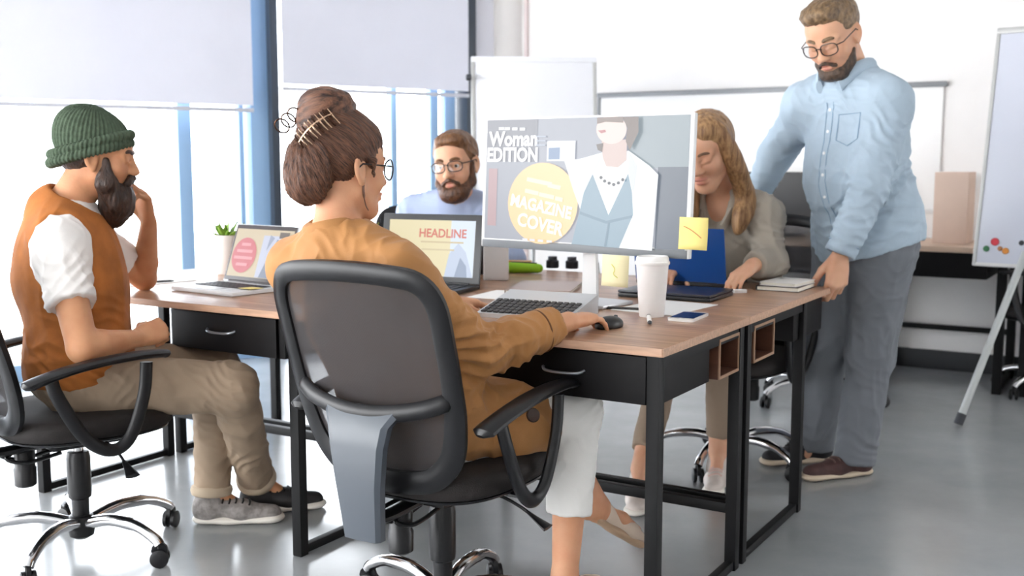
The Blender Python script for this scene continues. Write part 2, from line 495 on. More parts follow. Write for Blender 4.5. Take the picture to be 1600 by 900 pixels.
def blind(s0, s1, z0, label):
    e = empty('roller_blind', wl((s0+s1)/2, -0.13, z0), label, 'blind', WR, 'roller blinds on the window wall')
    w = s1-s0
    bm = bmesh.new(); bx(bm, (0, 0, 0.02+(3.0-z0)/2), (w, 0.003, 3.0-z0-0.04)); obj('blind_fabric', bm, BLIND, e, sm=False)
    bm = bmesh.new(); bx(bm, (0, 0, 0.012), (w+0.004, 0.016, 0.024), None, 0.005); obj('bottom_bar', bm, mat('blind_bar', 'c9cad2', 0.5), e)
    bm = bmesh.new(); tube(bm, [(-w/2, 0, 3.0-z0), (w/2, 0, 3.0-z0)], 0.03, 14); obj('roller', bm, mat('blind_bar', 'c9cad2', 0.5), e)
blind(-4.2, -0.045, 1.478, 'wide pale roller blind half lowered behind the man in the green beanie')
blind(0.14, 1.435, 1.61, 'narrower pale roller blind lowered behind the woman with the hair bun')
# right wall, parallel to the desks
RW = math.atan2(-0.519, 0.855)
def rl(t, d, z): return (0.855*t-0.519*d, 7.7-0.519*t-0.855*d, z)      # d = distance into the room
def rbox(name, t0, t1, d0, d1, z0, z1, m, parent=None, bev=0.004):
    bm = bmesh.new(); bx(bm, (0, 0, 0), (t1-t0, abs(d1-d0), z1-z0), None, bev)
    o = obj(name, bm, m); c = ((t0+t1)/2, (d0+d1)/2, (z0+z1)/2)
    if parent: o.parent = parent; o.location = (c[0], -c[1], c[2])
    else: o.location = rl(*c); o.rotation_euler = (0, 0, RW)
    return o
struct('', rbox('wall_right', 0.0, 7.0, -0.2, 0.0, 0, 3.05, WHITE))
struct('', rbox('baseboard_right', 0.1, 7.0, 0.0, 0.025, 0, 0.11, SKIRT))
struct('', rbox('trim_4', 0.115, 0.135, 0.0, 0.03, 0.11, 3.05, mat('pinkish_trim', 'ead9d8', 0.7)))
bm = bmesh.new(); bx(bm, (0, 3.1, 3.1), (16, 12.2, 0.1)); struct('ceiling', obj('ceiling', bm, mat('ceiling_white', 'f2f1ef', 0.9), sm=False))  # out of view; added to block light from above so the windows dominate
bm = bmesh.new(); bx(bm, (1.5, -2.9, 1.5), (11, 0.2, 3.1)); struct('wall_back', obj('wall_back', bm, WHITE, sm=False))  # unseen, added to cut the fill light from behind the camera
bm = bmesh.new(); bx(bm, (6.6, 0.2, 1.5), (0.2, 6.2, 3.1)); struct('wall_side', obj('wall_side', bm, WHITE, sm=False))  # unseen, added so that light comes mostly from the left
# whiteboard on the wall
wb = empty('whiteboard', rl(0, 0, 0), 'long wall whiteboard with dark grey frame behind the standing man', 'whiteboard', RW)
rbox('board_panel', 0.7, 2.85, 0.004, 0.02, 0.92, 1.615, mat('whiteboard_enamel', 'f6f5f4', 0.25), wb)
FR = mat('grey_aluminium_frame', '77797c', 0.4, metal=0.3)
rbox('top_rail', 0.68, 2.87, 0.002, 0.035, 1.61, 1.64, FR, wb)
rbox('side_rail', 0.68, 0.70, 0.002, 0.03, 0.91, 1.61, FR, wb)
rbox('bottom_rail', 0.68, 2.87, 0.002, 0.05, 0.895, 0.92, mat('white_rail', 'e2e1e0', 0.5), wb)

# ------------------------------------------------------------------ desks
OX, OY = 0.361, 2.576
DR = math.atan2(-0.519, 0.855)
def dw(x, y, z=0.75): return (OX+0.855*x+0.519*y, OY-0.519*x+0.855*y, z)      # desk row coordinates -> world
def wood_mat():
    m = mat('brown_oak_laminate', 'b58e78', 0.3, spec=0.45)
    nt = m.node_tree; N = nt.nodes; L = nt.links; b = N['Principled BSDF']
    tc = N.new('ShaderNodeTexCoord'); mp = N.new('ShaderNodeMapping'); mp.inputs['Scale'].default_value = (1.2, 22, 22)
    L.new(tc.outputs['Object'], mp.inputs['Vector'])
    n = N.new('ShaderNodeTexNoise'); n.inputs['Scale'].default_value = 1.6; n.inputs['Detail'].default_value = 7; n.inputs['Distortion'].default_value = 0.7
    L.new(mp.outputs[0], n.inputs['Vector'])
    r = N.new('ShaderNodeValToRGB'); e = r.color_ramp.elements
    e[0].position = 0.28; e[0].color = lin('8e6850'); e[1].position = 0.72; e[1].color = lin('c29a7c')
    L.new(n.outputs['Fac'], r.inputs[0]); L.new(r.outputs[0], b.inputs['Base Color'])
    bp = N.new('ShaderNodeBump'); bp.inputs['Strength'].default_value = 0.06; L.new(n.outputs['Fac'], bp.inputs['Height']); L.new(bp.outputs[0], b.inputs['Normal'])
    return m
WOOD = wood_mat()
EDGE = mat('pale_oak_edging', 'c79f84', 0.45, var=0.12, vscale=5, stretch=(2, 20, 20))
CUB = mat('dark_brown_plywood', '5a3726', 0.5, var=0.2, vscale=4, stretch=(2, 12, 12))  # cubby box, a darker brown than its rim
DRAW = mat('black_drawer_laminate', '0b090b', 0.5, var=0.12, vscale=6, spec=0.2)
CHROME = mat('chrome', 'd8d8da', 0.12, metal=1.0)
GREYST = mat('grey_brushed_steel', '8d9197', 0.35, metal=0.8)
def desk(label, x0, x1, y0, y1, ly, front, legs=2, group='black framed oak desks of the work island'):
    """x0<x1 along the row; ly=(near leg y, far leg y); front = -1 drawer faces the near side, +1 the far side"""
    cx, cy = (x0+x1)/2, (y0+y1)/2
    e = empty('desk', dw(cx, cy, 0), label, 'desk', DR, group)
    w, dp = x1-x0, y1-y0
    def p(name, ax0, ax1, ay0, ay1, z0, z1, m, par=e, bev=0.003, off=(0, 0, 0)):
        bm = bmesh.new(); bx(bm, (0, 0, 0), (ax1-ax0, ay1-ay0, z1-z0), None, bev)
        o = obj(name, bm, m, par); o.location = ((ax0+ax1)/2-cx-off[0], (ay0+ay1)/2-cy-off[1], (z0+z1)/2-off[2]); return o
    top = p('tabletop', x0, x1, y0, y1, 0.728, 0.75, WOOD, bev=0.0015)
    p('front_edge', x0, x1, y0-0.003, y0, 0.7285, 0.7495, EDGE, bev=0.001)
    p('end_edge', x1, x1+0.003, y0, y1, 0.7285, 0.7495, EDGE, bev=0.001)
    t = 0.034
    for lx in ((x0+0.022, x1-0.025) if legs == 2 else (x0+0.022,)):
        for y in ly: p('leg', lx-t/2, lx+t/2, y-t/2, y+t/2, 0, 0.728, BLACK)
        p('floor_bar', lx-0.012, lx+0.012, ly[0]+t/2, ly[1]-t/2, 0.004, 0.03, BLACK)
        p('side_rail', lx-0.012, lx+0.012, ly[0]+t/2, ly[1]-t/2, 0.694, 0.728, BLACK)
    ys = ly[1] if front < 0 else ly[0]
    p('stretcher', x0+0.04, x1-0.04, ys-0.013, ys+0.013, 0.17, 0.2, BLACK)
    p('long_rail', x0+0.04, x1-0.04, ys-0.012, ys+0.012, 0.695, 0.728, BLACK)
    dx1 = x1-0.045; dx0 = dx1-0.46
    if front < 0: a, b = ly[0]-0.005, ly[0]+0.36
    else: a, b = y1-0.37, y1-0.02
    p('drawer_case', dx0, dx1+0.02, a+0.012, b, 0.6, 0.725, DRAW)
    fy = (a, a+0.012) if front < 0 else (b, b+0.012)
    d = p('drawer_front', dx0+0.004, dx1-0.004, fy[0], fy[1], 0.602, 0.722, DRAW)
    hy = fy[0]-0.004 if front < 0 else fy[1]+0.004
    bm = bmesh.new(); tube(bm, cat_pts([(-0.06, 0, 0.006), (-0.045, -0.014, 0), (0, -0.018, -0.002), (0.045, -0.014, 0), (0.06, 0, 0.006)], 5), 0.0042, 8)
    h = obj('handle', bm, GREYST, d); h.location = (0, (hy-(fy[0]+fy[1])/2), 0.005)
    if front > 0: h.rotation_euler = (0, 0, math.pi)
    # open cubby at the right-hand end
    c0, c1 = (b+0.04, ly[1]-0.012) if front < 0 else (ly[0]+0.05, ly[0]+0.24)
    q = D.objects.new('end_cubby', None)
    cw = c1-c0; bm = bmesh.new()
    bx(bm, (0.0, 0, -0.052), (0.2, cw, 0.008)); bx(bm, (0.0, 0, 0.052), (0.2, cw, 0.008)); bx(bm, (-0.096, 0, 0), (0.008, cw, 0.1))
    bx(bm, (0, -cw/2+0.004, 0), (0.2, 0.008, 0.1)); bx(bm, (0, cw/2-0.004, 0), (0.2, 0.008, 0.1))
    cu = obj('end_cubby', bm, CUB, e, sm=False); cu.location = (x1-0.115-cx, (c0+c1)/2-cy, 0.655)
    bm = bmesh.new(); bx(bm, (0.102, 0, -0.052), (0.004, cw, 0.008)); bx(bm, (0.102, 0, 0.052), (0.004, cw, 0.008)); bx(bm, (0.102, -cw/2+0.004, 0), (0.004, 0.008, 0.11)); bx(bm, (0.102, cw/2-0.004, 0), (0.004, 0.008, 0.11))
    obj('cubby_rim', bm, mat('cubby_edging', 'a88468', .5), cu, sm=False)
    D.objects.remove(q)
    return e
desk('front right desk with the wide monitor and black drawer facing the bun woman', -1.212, 0.0, 0.0, 0.622, (0.02, 0.595), -1)
desk('front left desk under the open notebook beside the man in the beanie', -2.446, -1.216, 0.0, 0.622, (0.02, 0.595), -1, 1)
desk('back right desk under the blue laptop where the standing man leans', -1.212, 0.0, 0.626, 1.5, (0.66, 1.22), 1)
desk('back left desk in front of the seated man with glasses by the window', -2.446, -1.216, 0.626, 1.5, (0.66, 1.22), 1, 1)

# long desk along the right wall
wd = empty('wall_desk', rl(0, 0, 0), 'pale wood wall desk on black legs behind the standing man', 'desk', RW)
PALE = mat('pale_oak_laminate', 'dcc0a8', 0.45, var=0.1, vscale=3, stretch=(2, 20, 20))
rbox('desk_top', 1.75, 3.32, 0.03, 0.62, 0.725, 0.755, PALE, wd)
for t in (1.8, 2.55, 2.63, 3.27):
    for d_ in (0.08, 0.57): rbox('leg', t-0.022, t+0.022, d_-0.022, d_+0.022, 0, 0.725, BLACK, wd)
for t in (1.8, 2.55, 2.63, 3.27): rbox('floor_bar', t-0.015, t+0.015, 0.1, 0.55, 0.005, 0.035, BLACK, wd)
rbox('drawer_case', 2.66, 3.2, 0.12, 0.59, 0.59, 0.724, DRAW, wd)
rbox('drawer_case', 1.9, 2.5, 0.12, 0.59, 0.59, 0.724, DRAW, wd)
rbox('stretcher', 1.82, 3.25, 0.07, 0.095, 0.24, 0.27, BLACK, wd)
wd2 = empty('wall_desk', rl(0, 0, 0), 'second wall desk at the right edge behind the leaning easel', 'desk', RW)
rbox('desk_top', 3.34, 4.9, 0.03, 0.62, 0.725, 0.755, PALE, wd2)
for t in (3.39, 4.85):
    for d_ in (0.08, 0.57): rbox('leg', t-0.022, t+0.022, d_-0.022, d_+0.022, 0, 0.725, BLACK, wd2)
    rbox('floor_bar', t-0.015, t+0.015, 0.1, 0.55, 0.005, 0.035, BLACK, wd2)
rbox('stretcher', 3.42, 4.82, 0.07, 0.095, 0.24, 0.27, BLACK, wd2)
mo = empty('monitor', rl(2.02, 0.3, 0.756), 'black monitor standing on the wall desk behind the standing man', 'monitor', RW)
box('screen_panel', (0, 0, 0.24), (0.4, 0.035, 0.27), mat('black_plastic', '131316', 0.4), mo, 0.006)
box('neck', (0, 0.03, 0.08), (0.05, 0.02, 0.14), MATS['black_plastic'], mo, 0.004)
box('foot', (0, 0.02, 0.008), (0.2, 0.16, 0.014), MATS['black_plastic'], mo, 0.004)
bm = bmesh.new(); bx(bm, (0, 0, 0.19), (0.17, 0.24, 0.38), None, 0.004)
o = obj('cardboard_box', bm, mat('pinkish_cardboard', 'd9bfae', 0.8, var=0.05, vscale=4)); o.location = rl(2.98, 0.3, 0.7555); o.rotation_euler = (0, 0, RW)
setp(o, 'tall pinkish cardboard box on the wall desk beside the easel', 'box')

# ------------------------------------------------------------------ flip chart by the window and easel on the right
fc = empty('flip_chart', (0.126, 6.1, 0), 'white flip chart stand in front of the corner pillar behind the seated man', 'flip chart', math.radians(4))
FCW = mat('flip_chart_enamel', 'eff0f5', 0.4)
FCF = mat('flip_chart_frame', 'c2c2c0', 0.4, metal=0.3)
tilt = math.radians(-8)
bm = bmesh.new(); bx(bm, (0, 0, 0), (0.66, 0.018, 1.0), None, 0.004); o = obj('board_panel', bm, FCW, fc); o.location = (0, 0, 1.25); o.rotation_euler = (tilt, 0, 0)
for sx in (-1, 1):
    bm = bmesh.new(); bx(bm, (0, 0, 0), (0.022, 0.03, 1.03), None, 0.006); o = obj('side_rail', bm, FCF, fc); o.location = (sx*0.34, 0, 1.25); o.rotation_euler = (tilt, 0, 0)
    bm = bmesh.new(); tube(bm, [(sx*0.28, -0.02, 1.0), (sx*0.42, -0.33, 0.015)], 0.013, 10); obj('leg', bm, FCF, fc)
bm = bmesh.new(); bx(bm, (0, 0, 0), (0.7, 0.035, 0.03), None, 0.006); o = obj('top_clamp', bm, FCW, fc); o.location = (0, 0.07, 1.755)
bm = bmesh.new(); tube(bm, [(0, 0.06, 1.4), (0.05, 0.65, 0.015)], 0.013, 10); obj('leg', bm, FCF, fc)
bm = bmesh.new(); lathe(bm, [(0.012, -0.015), (0.018, -0.012), (0.018, 0.012), (0.012, 0.015)], 14); o = obj('knob', bm, mat('dark_plastic', '3c3f45', 0.5), fc); o.location = (-0.365, -0.01, 1.65); o.rotation_euler = (0, math.pi/2, 0)

ea = empty('easel', (2.44, 4.85, 0), 'whiteboard easel with coloured magnets leaning at the right edge', 'easel', math.radians(-38))
tb = math.radians(-12)
def eb(x, z): return (x, 0.02+math.sin(-tb)*(z-0.7), z)
bm = bmesh.new(); bx(bm, (0, 0, 0), (0.7, 0.016, 1.1), None, 0.004); o = obj('board_panel', bm, mat('easel_enamel', 'd4d7e3', 0.2), ea); o.location = eb(0, 1.26); o.rotation_euler = (tb, 0, 0); board = o
for sx in (-1, 1):
    bm = bmesh.new(); bx(bm, (0, 0, 0), (0.018, 0.026, 1.12), None, 0.006); o = obj('side_rail', bm, FCF, ea); o.location = eb(sx*0.357, 1.26); o.rotation_euler = (tb, 0, 0)
bm = bmesh.new(); bx(bm, (0, 0, 0), (0.732, 0.028, 0.03), None, 0.01); o = obj('top_rail', bm, FCF, ea); o.location = eb(0, 1.805); o.rotation_euler = (tb, 0, 0)
bm = bmesh.new(); bx(bm, (0, 0, 0), (0.732, 0.028, 0.016), None, 0.004); o = obj('bottom_rail', bm, mat('white_rail', 'e2e1e0', 0.5), ea); o.location = eb(0, 0.715); o.rotation_euler = (tb, 0, 0)
ALU = mat('pale_aluminium_tube', 'c9cccb', 0.4, metal=0.2)
for a, b in (((-0.14, 0.03, 0.78), (-0.31, -0.27, 0.03)), ((0.14, 0.03, 0.78), (0.42, -0.25, 0.03)), ((0, 0.15, 1.3), (0.0, 0.32, 0.03))):
    bm = bmesh.new(); tube(bm, [a, b], 0.017, 12); lg = obj('leg', bm, ALU, ea)
    dv = (Vector(b)-Vector(a)).normalized()
    bm = bmesh.new(); tube(bm, [Vector(b)-dv*0.03, Vector(b)+dv*0.02], 0.021, 12); obj('rubber_foot', bm, MATS['dark_plastic'], lg)
for x, z, c, nm, r in ((-0.275, 0.82, 'd23a48', 'red', 0.018), (-0.31, 0.787, '3b7a52', 'green', 0.014), (-0.25, 0.79, 'b57a4a', 'brown', 0.011), (-0.225, 0.78, 'e0913c', 'orange', 0.015), (-0.16, 0.82, '2d3035', 'black', 0.012)):
    bm = bmesh.new(); lathe(bm, [(r, 0), (r, 0.006), (r*0.8, 0.009)], 16)
    o = obj('magnet', bm, mat(nm+'_magnet', c, 0.4))
    o.matrix_world = Matrix.Translation((2.44, 4.85, 0)) @ Matrix.Rotation(math.radians(-38), 4, 'Z') @ Matrix.Translation(eb(x, z)) @ Matrix.Rotation(tb, 4, 'X') @ Matrix.Translation((0, -0.0085, 0)) @ Matrix.Rotation(math.pi/2, 4, 'X')
    setp(o, 'round %s magnet low on the whiteboard easel at the right edge' % nm, 'magnet', 'magnets on the easel')

# ------------------------------------------------------------------ swivel chairs
PLA = mat('black_chair_plastic', '151518', 0.36, var=0.1, vscale=20, spec=0.4)
PLG = mat('grey_sheen_chair_plastic', '4d535b', 0.32)
SEATM = mat('dark_brown_seat_fabric', '1e1918', 0.8, var=0.15, vscale=40, bump=0.25, bscale=350)
def mesh_mat():
    m = D.materials.new('chair_back_mesh'); MATS['chair_back_mesh'] = m; m.use_nodes = True
    nt = m.node_tree; N = nt.nodes; L = nt.links; b = N['Principled BSDF']
    b.inputs['Base Color'].default_value = lin('332f30'); b.inputs['Roughness'].default_value = 0.65
    tc = N.new('ShaderNodeTexCoord')
    n = N.new('ShaderNodeTexNoise'); n.inputs['Scale'].default_value = 9; n.inputs['Detail'].default_value = 4
    L.new(tc.outputs['Object'], n.inputs['Vector'])
    r = N.new('ShaderNodeMapRange'); r.inputs['To Min'].default_value = 0.06; r.inputs['To Max'].default_value = 0.2
    L.new(n.outputs['Fac'], r.inputs['Value'])
    t = N.new('ShaderNodeBsdfTransparent'); mx = N.new('ShaderNodeMixShader')
    L.new(r.outputs[0], mx.inputs[0]); L.new(b.outputs[0], mx.inputs[1]); L.new(t.outputs[0], mx.inputs[2])
    L.new(mx.outputs[0], N['Material Output'].inputs[0])
    w = N.new('ShaderNodeTexWave'); w.inputs['Scale'].default_value = 120; L.new(tc.outputs['Object'], w.inputs['Vector'])
    bp = N.new('ShaderNodeBump'); bp.inputs['Strength'].default_value = 0.3; bp.inputs['Distance'].default_value = 0.002
    L.new(w.outputs['Fac'], bp.inputs['Height']); L.new(bp.outputs[0], b.inputs['Normal'])
    return m
MESHM = mesh_mat()
def back_y(x, z): return -0.235-0.15*max(0, (z-0.46))/0.5+0.55*x*x
def chair(name, loc, rotz, label, group='black mesh back swivel chairs'):
    e = empty(name, loc, label, 'chair', rotz, group)
    # star base
    bm = bmesh.new(); lathe(bm, [(0.02, 0.045), (0.036, 0.055), (0.04, 0.075), (0.036, 0.115), (0.03, 0.12)], 24); hub = obj('base_hub', bm, PLA, e)
    for k in range(5):
        an = math.radians(96+72*k)
        dx, dy = math.cos(an), math.sin(an)
        bm = bmesh.new(); tube(bm, cat_pts([(0.03*dx, 0.03*dy, 0.095), (0.12*dx, 0.12*dy, 0.118), (0.22*dx, 0.22*dy, 0.112), (0.285*dx, 0.285*dy, 0.085), (0.305*dx, 0.305*dy, 0.066)], 4), [0.019]*8+[0.016]*9, 10)
        obj('base_arm', bm, CHROME, e)
        bm = bmesh.new()
        px, py = 0.305*dx, 0.305*dy; tx, ty = -math.sin(an+0.6), math.cos(an+0.6)
        for s in (-1, 1):
            q = [(px+tx*s*a, py+ty*s*a, 0.028) for a in (0.005, 0.008, 0.019, 0.022)]
            tube(bm, q, [0.02, 0.0275, 0.0275, 0.02], 18)
        tube(bm, [(px, py, 0.03), (px, py, 0.068)], 0.009, 8)
        tube(bm, [(px-tx*0.006, py-ty*0.006, 0.05), (px+tx*0.006, py+ty*0.006, 0.05)], 0.024, 12)
        obj('caster', bm, PLA, e)
    bm = bmesh.new(); lathe(bm, [(0.024, 0.06), (0.026, 0.17), (0.033, 0.175), (0.035, 0.19), (0.035, 0.3), (0.031, 0.318), (0.02, 0.32)], 24); obj('gas_column', bm, PLA, e)
    bm = bmesh.new(); lathe(bm, [(0.017, 0.3), (0.017, 0.37)], 20); obj('piston', bm, CHROME, e)
    bm = bmesh.new(); bx(bm, (0, 0.02, 0.365), (0.15, 0.24, 0.04), None, 0.008); mech = obj('tilt_mechanism', bm, PLA, e)
    bm = bmesh.new(); lathe(bm, [(0.025, 0.235), (0.031, 0.24), (0.032, 0.29), (0.029, 0.295), (0.03, 0.34), (0.024, 0.35)], 20, (-0.02, -0.15, 0)); obj('tension_knob', bm, PLA, e)
    bm = bmesh.new()
    for s in (-0.055, 0.0): tube(bm, cat_pts([(s, -0.04, 0.352), (s, -0.16, 0.352), (s+0.012, -0.21, 0.335), (s+0.03, -0.16, 0.318), (s+0.03, -0.06, 0.33)], 5), 0.006, 8)
    obj('spring_bracket', bm, PLA, mech)
    bm = bmesh.new(); tube(bm, cat_pts([(0.06, 0.04, 0.36), (0.14, 0.05, 0.352), (0.2, 0.05, 0.335), (0.235, 0.05, 0.318)], 5), 0.0045, 8); lv = obj('height_lever', bm, PLA, e)
    bm = bmesh.new(); tube(bm, [(0.225, 0.05, 0.324), (0.25, 0.05, 0.31), (0.285, 0.05, 0.292)], [0.007, 0.012, 0.022], 10, flat=((0.5, 0, 1), 0.35)); obj('paddle', bm, PLA, lv)
    # seat cushion
    def slab(zs, m, nm):
        bm = bmesh.new(); rings = []
        for z, sc in zs:
            ring = []
            for k in range(56):
                a = 2*math.pi*k/56; cx = math.copysign(abs(math.cos(a))**0.62, math.cos(a)); sy = math.copysign(abs(math.sin(a))**0.62, math.sin(a))
                x = 0.245*cx*sc*(1-0.05*max(0, -sy)); y = 0.245*sy*sc+0.01
                dip = 0.0
                if z > 0.42: dip = -0.018*max(0, y-0.1)/0.15+0.006*abs(x)/0.24
                ring.append(bm.verts.new((x, y, z+dip)))
            rings.append(ring)
        for P, Q in zip(rings, rings[1:]):
            for k in range(56): bm.faces.new((P[k], P[(k+1) % 56], Q[(k+1) % 56], Q[k]))
        bm.faces.new(list(reversed(rings[0]))); bm.faces.new(rings[-1])
        return obj(nm, bm, m, e, angle=60)
    slab([(0.402, 0.93), (0.41, 0.985), (0.425, 1.0), (0.44, 0.995), (0.452, 0.965), (0.459, 0.9), (0.462, 0.6), (0.461, 0.25)], SEATM, 'seat_cushion')
    slab([(0.385, 0.6), (0.388, 0.86), (0.396, 0.95), (0.402, 0.955)], PLA, 'seat_pan')
    # back frame: shield outline in (x, z)
    oc = [(0.0, 0.957), (0.12, 0.952), (0.197, 0.938), (0.232, 0.89), (0.236, 0.8), (0.234, 0.7), (0.226, 0.61), (0.2, 0.52), (0.14, 0.462), (0.06, 0.447)]
    oc = oc+[(0.0, 0.445)]+[(-x, z) for x, z in reversed(oc[1:])]
    fr = cat_pts([(x*0.955, back_y(x, z), z if z < 0.9 else z) for x, z in oc], 5, True)
    bm = bmesh.new()
    n = len(fr); rings = []
    for i in range(n):
        p = Vector(fr[i]); t = (Vector(fr[(i+1) % n])-Vector(fr[i-1])).normalized()
        no = Vector((-1.1*p.x, 1, 0.2)).normalized(); s = t.cross(no).normalized(); no = s.cross(t).normalized()
        wd_ = 0.023+0.006*max(0, min(1, (0.7-p.z)/0.2)); dd = 0.014
        rings.append([bm.verts.new(p+s*wd_*a+no*dd*b) for a, b in ((-1, -0.5), (-0.6, -1), (0.6, -1), (1, -0.5), (1, 0.5), (0.6, 1), (-0.6, 1), (-1, 0.5))])
    for i in range(n):
        P, Q = rings[i], rings[(i+1) % n]
        for k in range(8): bm.faces.new((P[k], P[(k+1) % 8], Q[(k+1) % 8], Q[k]))
    obj('back_frame', bm, PLA, e, angle=50)
    # mesh panel: grid filled inside the outline
    bm = bmesh.new(); cols = 18; rows = 24; G = []
    def half_w(z):
        P = [(zz, xx) for xx, zz in oc[:11]]; P.sort()
        return float(np.interp(z, [q[0] for q in P], [q[1] for q in P]))*0.955
    for r_ in range(rows+1):
        z = 0.45+(0.95-0.45)*r_/rows; hw = half_w(z)
        G.append([bm.verts.new((hw*(2*c_/cols-1), back_y(hw*(2*c_/cols-1), z)+0.006*(1-(2*c_/cols-1)**2), z)) for c_ in range(cols+1)])
    for r_ in range(rows):
        for c_ in range(cols): bm.faces.new((G[r_][c_], G[r_][c_+1], G[r_+1][c_+1], G[r_+1][c_]))
    obj('back_mesh', bm, MESHM, e)
    # cross brace and spine
    bm = bmesh.new()
    q = [(-0.214, back_y(-0.214, 0.665)-0.004, 0.665), (-0.16, back_y(-0.16, 0.645)-0.022, 0.645), (-0.08, back_y(-0.08, 0.63)-0.034, 0.63), (0, back_y(0, 0.625)-0.04, 0.625)]
    q = q+[(-x, y, z) for x, y, z in reversed(q[:-1])]
    tube(bm, cat_pts(q, 5), [0.014]+[0.021]*29+[0.014], 12, flat=((0, 1, 0), 0.6)); obj('back_brace', bm, PLA, e)
    bm = bmesh.new(); st = [(0.115, 0.638, -0.318), (0.088, 0.6, -0.34), (0.078, 0.55, -0.346), (0.066, 0.46, -0.342), (0.056, 0.36, -0.33), (0.053, 0.325, -0.326)]
    rings = []
    for w, z, y in st:
        rings.append([bm.verts.new(p) for p in ((-w, y+0.022, z), (-w, y+0.004, z), (-w*0.85, y-0.006, z), (0, y-0.01, z), (w*0.85, y-0.006, z), (w, y+0.004, z), (w, y+0.022, z))])
    for P, Q in zip(rings, rings[1:]):
        for k in range(7): bm.faces.new((P[k], P[(k+1) % 7], Q[(k+1) % 7], Q[k]))
    bm.faces.new(rings[0]); bm.faces.new(list(reversed(rings[-1])))
    obj('spine', bm, PLG, e, angle=35)
    bm = bmesh.new(); tube(bm, cat_pts([(0, -0.305, 0.36), (0, -0.22, 0.355), (0, -0.1, 0.36)], 4), 0.024, 10, flat=((0, 0, 1), 0.6)); obj('spine_arm', bm, PLA, e)
    for s in (-1, 1):
        bm = bmesh.new(); ax = s*0.282
        lp = [(ax, -0.165, 0.6), (ax+s*0.004, -0.15, 0.55), (ax, -0.09, 0.44), (ax-s*0.008, -0.03, 0.385), (ax-s*0.01, 0.02, 0.378), (ax-s*0.006, 0.06, 0.42), (ax, 0.095, 0.53), (ax, 0.105, 0.62)]
        tube(bm, cat_pts(lp, 5), 0.019, 12, flat=((1, 0, 0), 0.7)); lo = obj('arm_loop', bm, PLA, e)
        bm = bmesh.new(); tube(bm, [(ax-s*0.01, -0.03, 0.392), (s*0.16, -0.02, 0.392)], 0.016, 10, flat=((0, 0, 1), 0.5)); obj('arm_bracket', bm, PLA, lo)
        bm = bmesh.new()
        pp = [(ax-s*0.012, -0.235, 0.585), (ax-s*0.008, -0.2, 0.6), (ax, -0.12, 0.622), (ax, -0.02, 0.636), (ax, 0.08, 0.642), (ax, 0.15, 0.64), (ax, 0.17, 0.635)]
        n_ = len(cat_pts(pp, 4))
        tube(bm, cat_pts(pp, 4), [0.012, 0.02]+[0.03]*(n_-4)+[0.024, 0.012], 14, flat=((0, 0.1, 1), 0.42)); obj('arm_pad', bm, PLA, e)
    return e
def heading(dx, dy): return math.atan2(dy, dx)-math.pi/2
ch0 = chair('office_chair', (-0.18, 2.72, 0), heading(0.519, 0.855), 'black mesh office chair nearest the camera, under the bun woman')
def chair_copy(loc, rz, label):
    c = copy_tree(ch0); c.location = loc; c.rotation_euler = (0, 0, rz); c['label'] = label; return c
chair_copy((-1.325, 3.24, 0), heading(0.74, 0.67), 'black office chair with chrome star base under the man in the green beanie')
chair_copy((0.86, 4.22, 0), heading(-0.62, -0.78), 'black office chair with chrome base under the woman in the grey blouse')
chair_copy((-0.42, 5.12, 0), heading(0.05, -1), 'black office chair under the man with glasses by the window')
chair_copy((1.52, 5.3, 0), heading(-1, -0.25), 'empty black office chair on chrome casters behind the standing man')
chair_copy((2.8, 5.5, 0), heading(-0.6, 0.8), 'black office chair cut by the right edge behind the easel')
# ------------------------------------------------------------------ people
def lerp(a, b, t): return A(a)*(1-t)+A(b)*t
def frame(F, U=(0, 0, 1)):
    F = nrm(F); R = nrm(np.cross(F, U)); U = np.cross(R, F); return np.stack([R, F, U])
class Head:
    def __init__(s, c, F, U=(0, 0, 1), k=1.0):
        s.c = A(c); s.M = frame(F, U); s.k = k
    def L(s, x, y, z): return s.c+s.k*(A(x, y, z) @ s.M)
    def loc(s, v): return ((v-s.c) @ s.M.T)/s.k
    def ell(s, sd, c, r, k=0.02, op='add', Rl=None):
        M = s.M if Rl is None else Rl @ s.M
        sd.ell(s.L(*c), np.asarray(r)*s.k, M, k*s.k, op)
    def cap(s, sd, a, b, ra, rb, k=0.02, op='add', **kw): sd.cap(s.L(*a), s.L(*b), ra*s.k, rb*s.k, k*s.k, op=op, **kw)
def rotx(a): c, n = math.cos(a), math.sin(a); return np.array([[1, 0, 0], [0, c, n], [0, -n, c]])
def rotz(a): c, n = math.cos(a), math.sin(a); return np.array([[c, n, 0], [-n, c, 0], [0, 0, 1]])
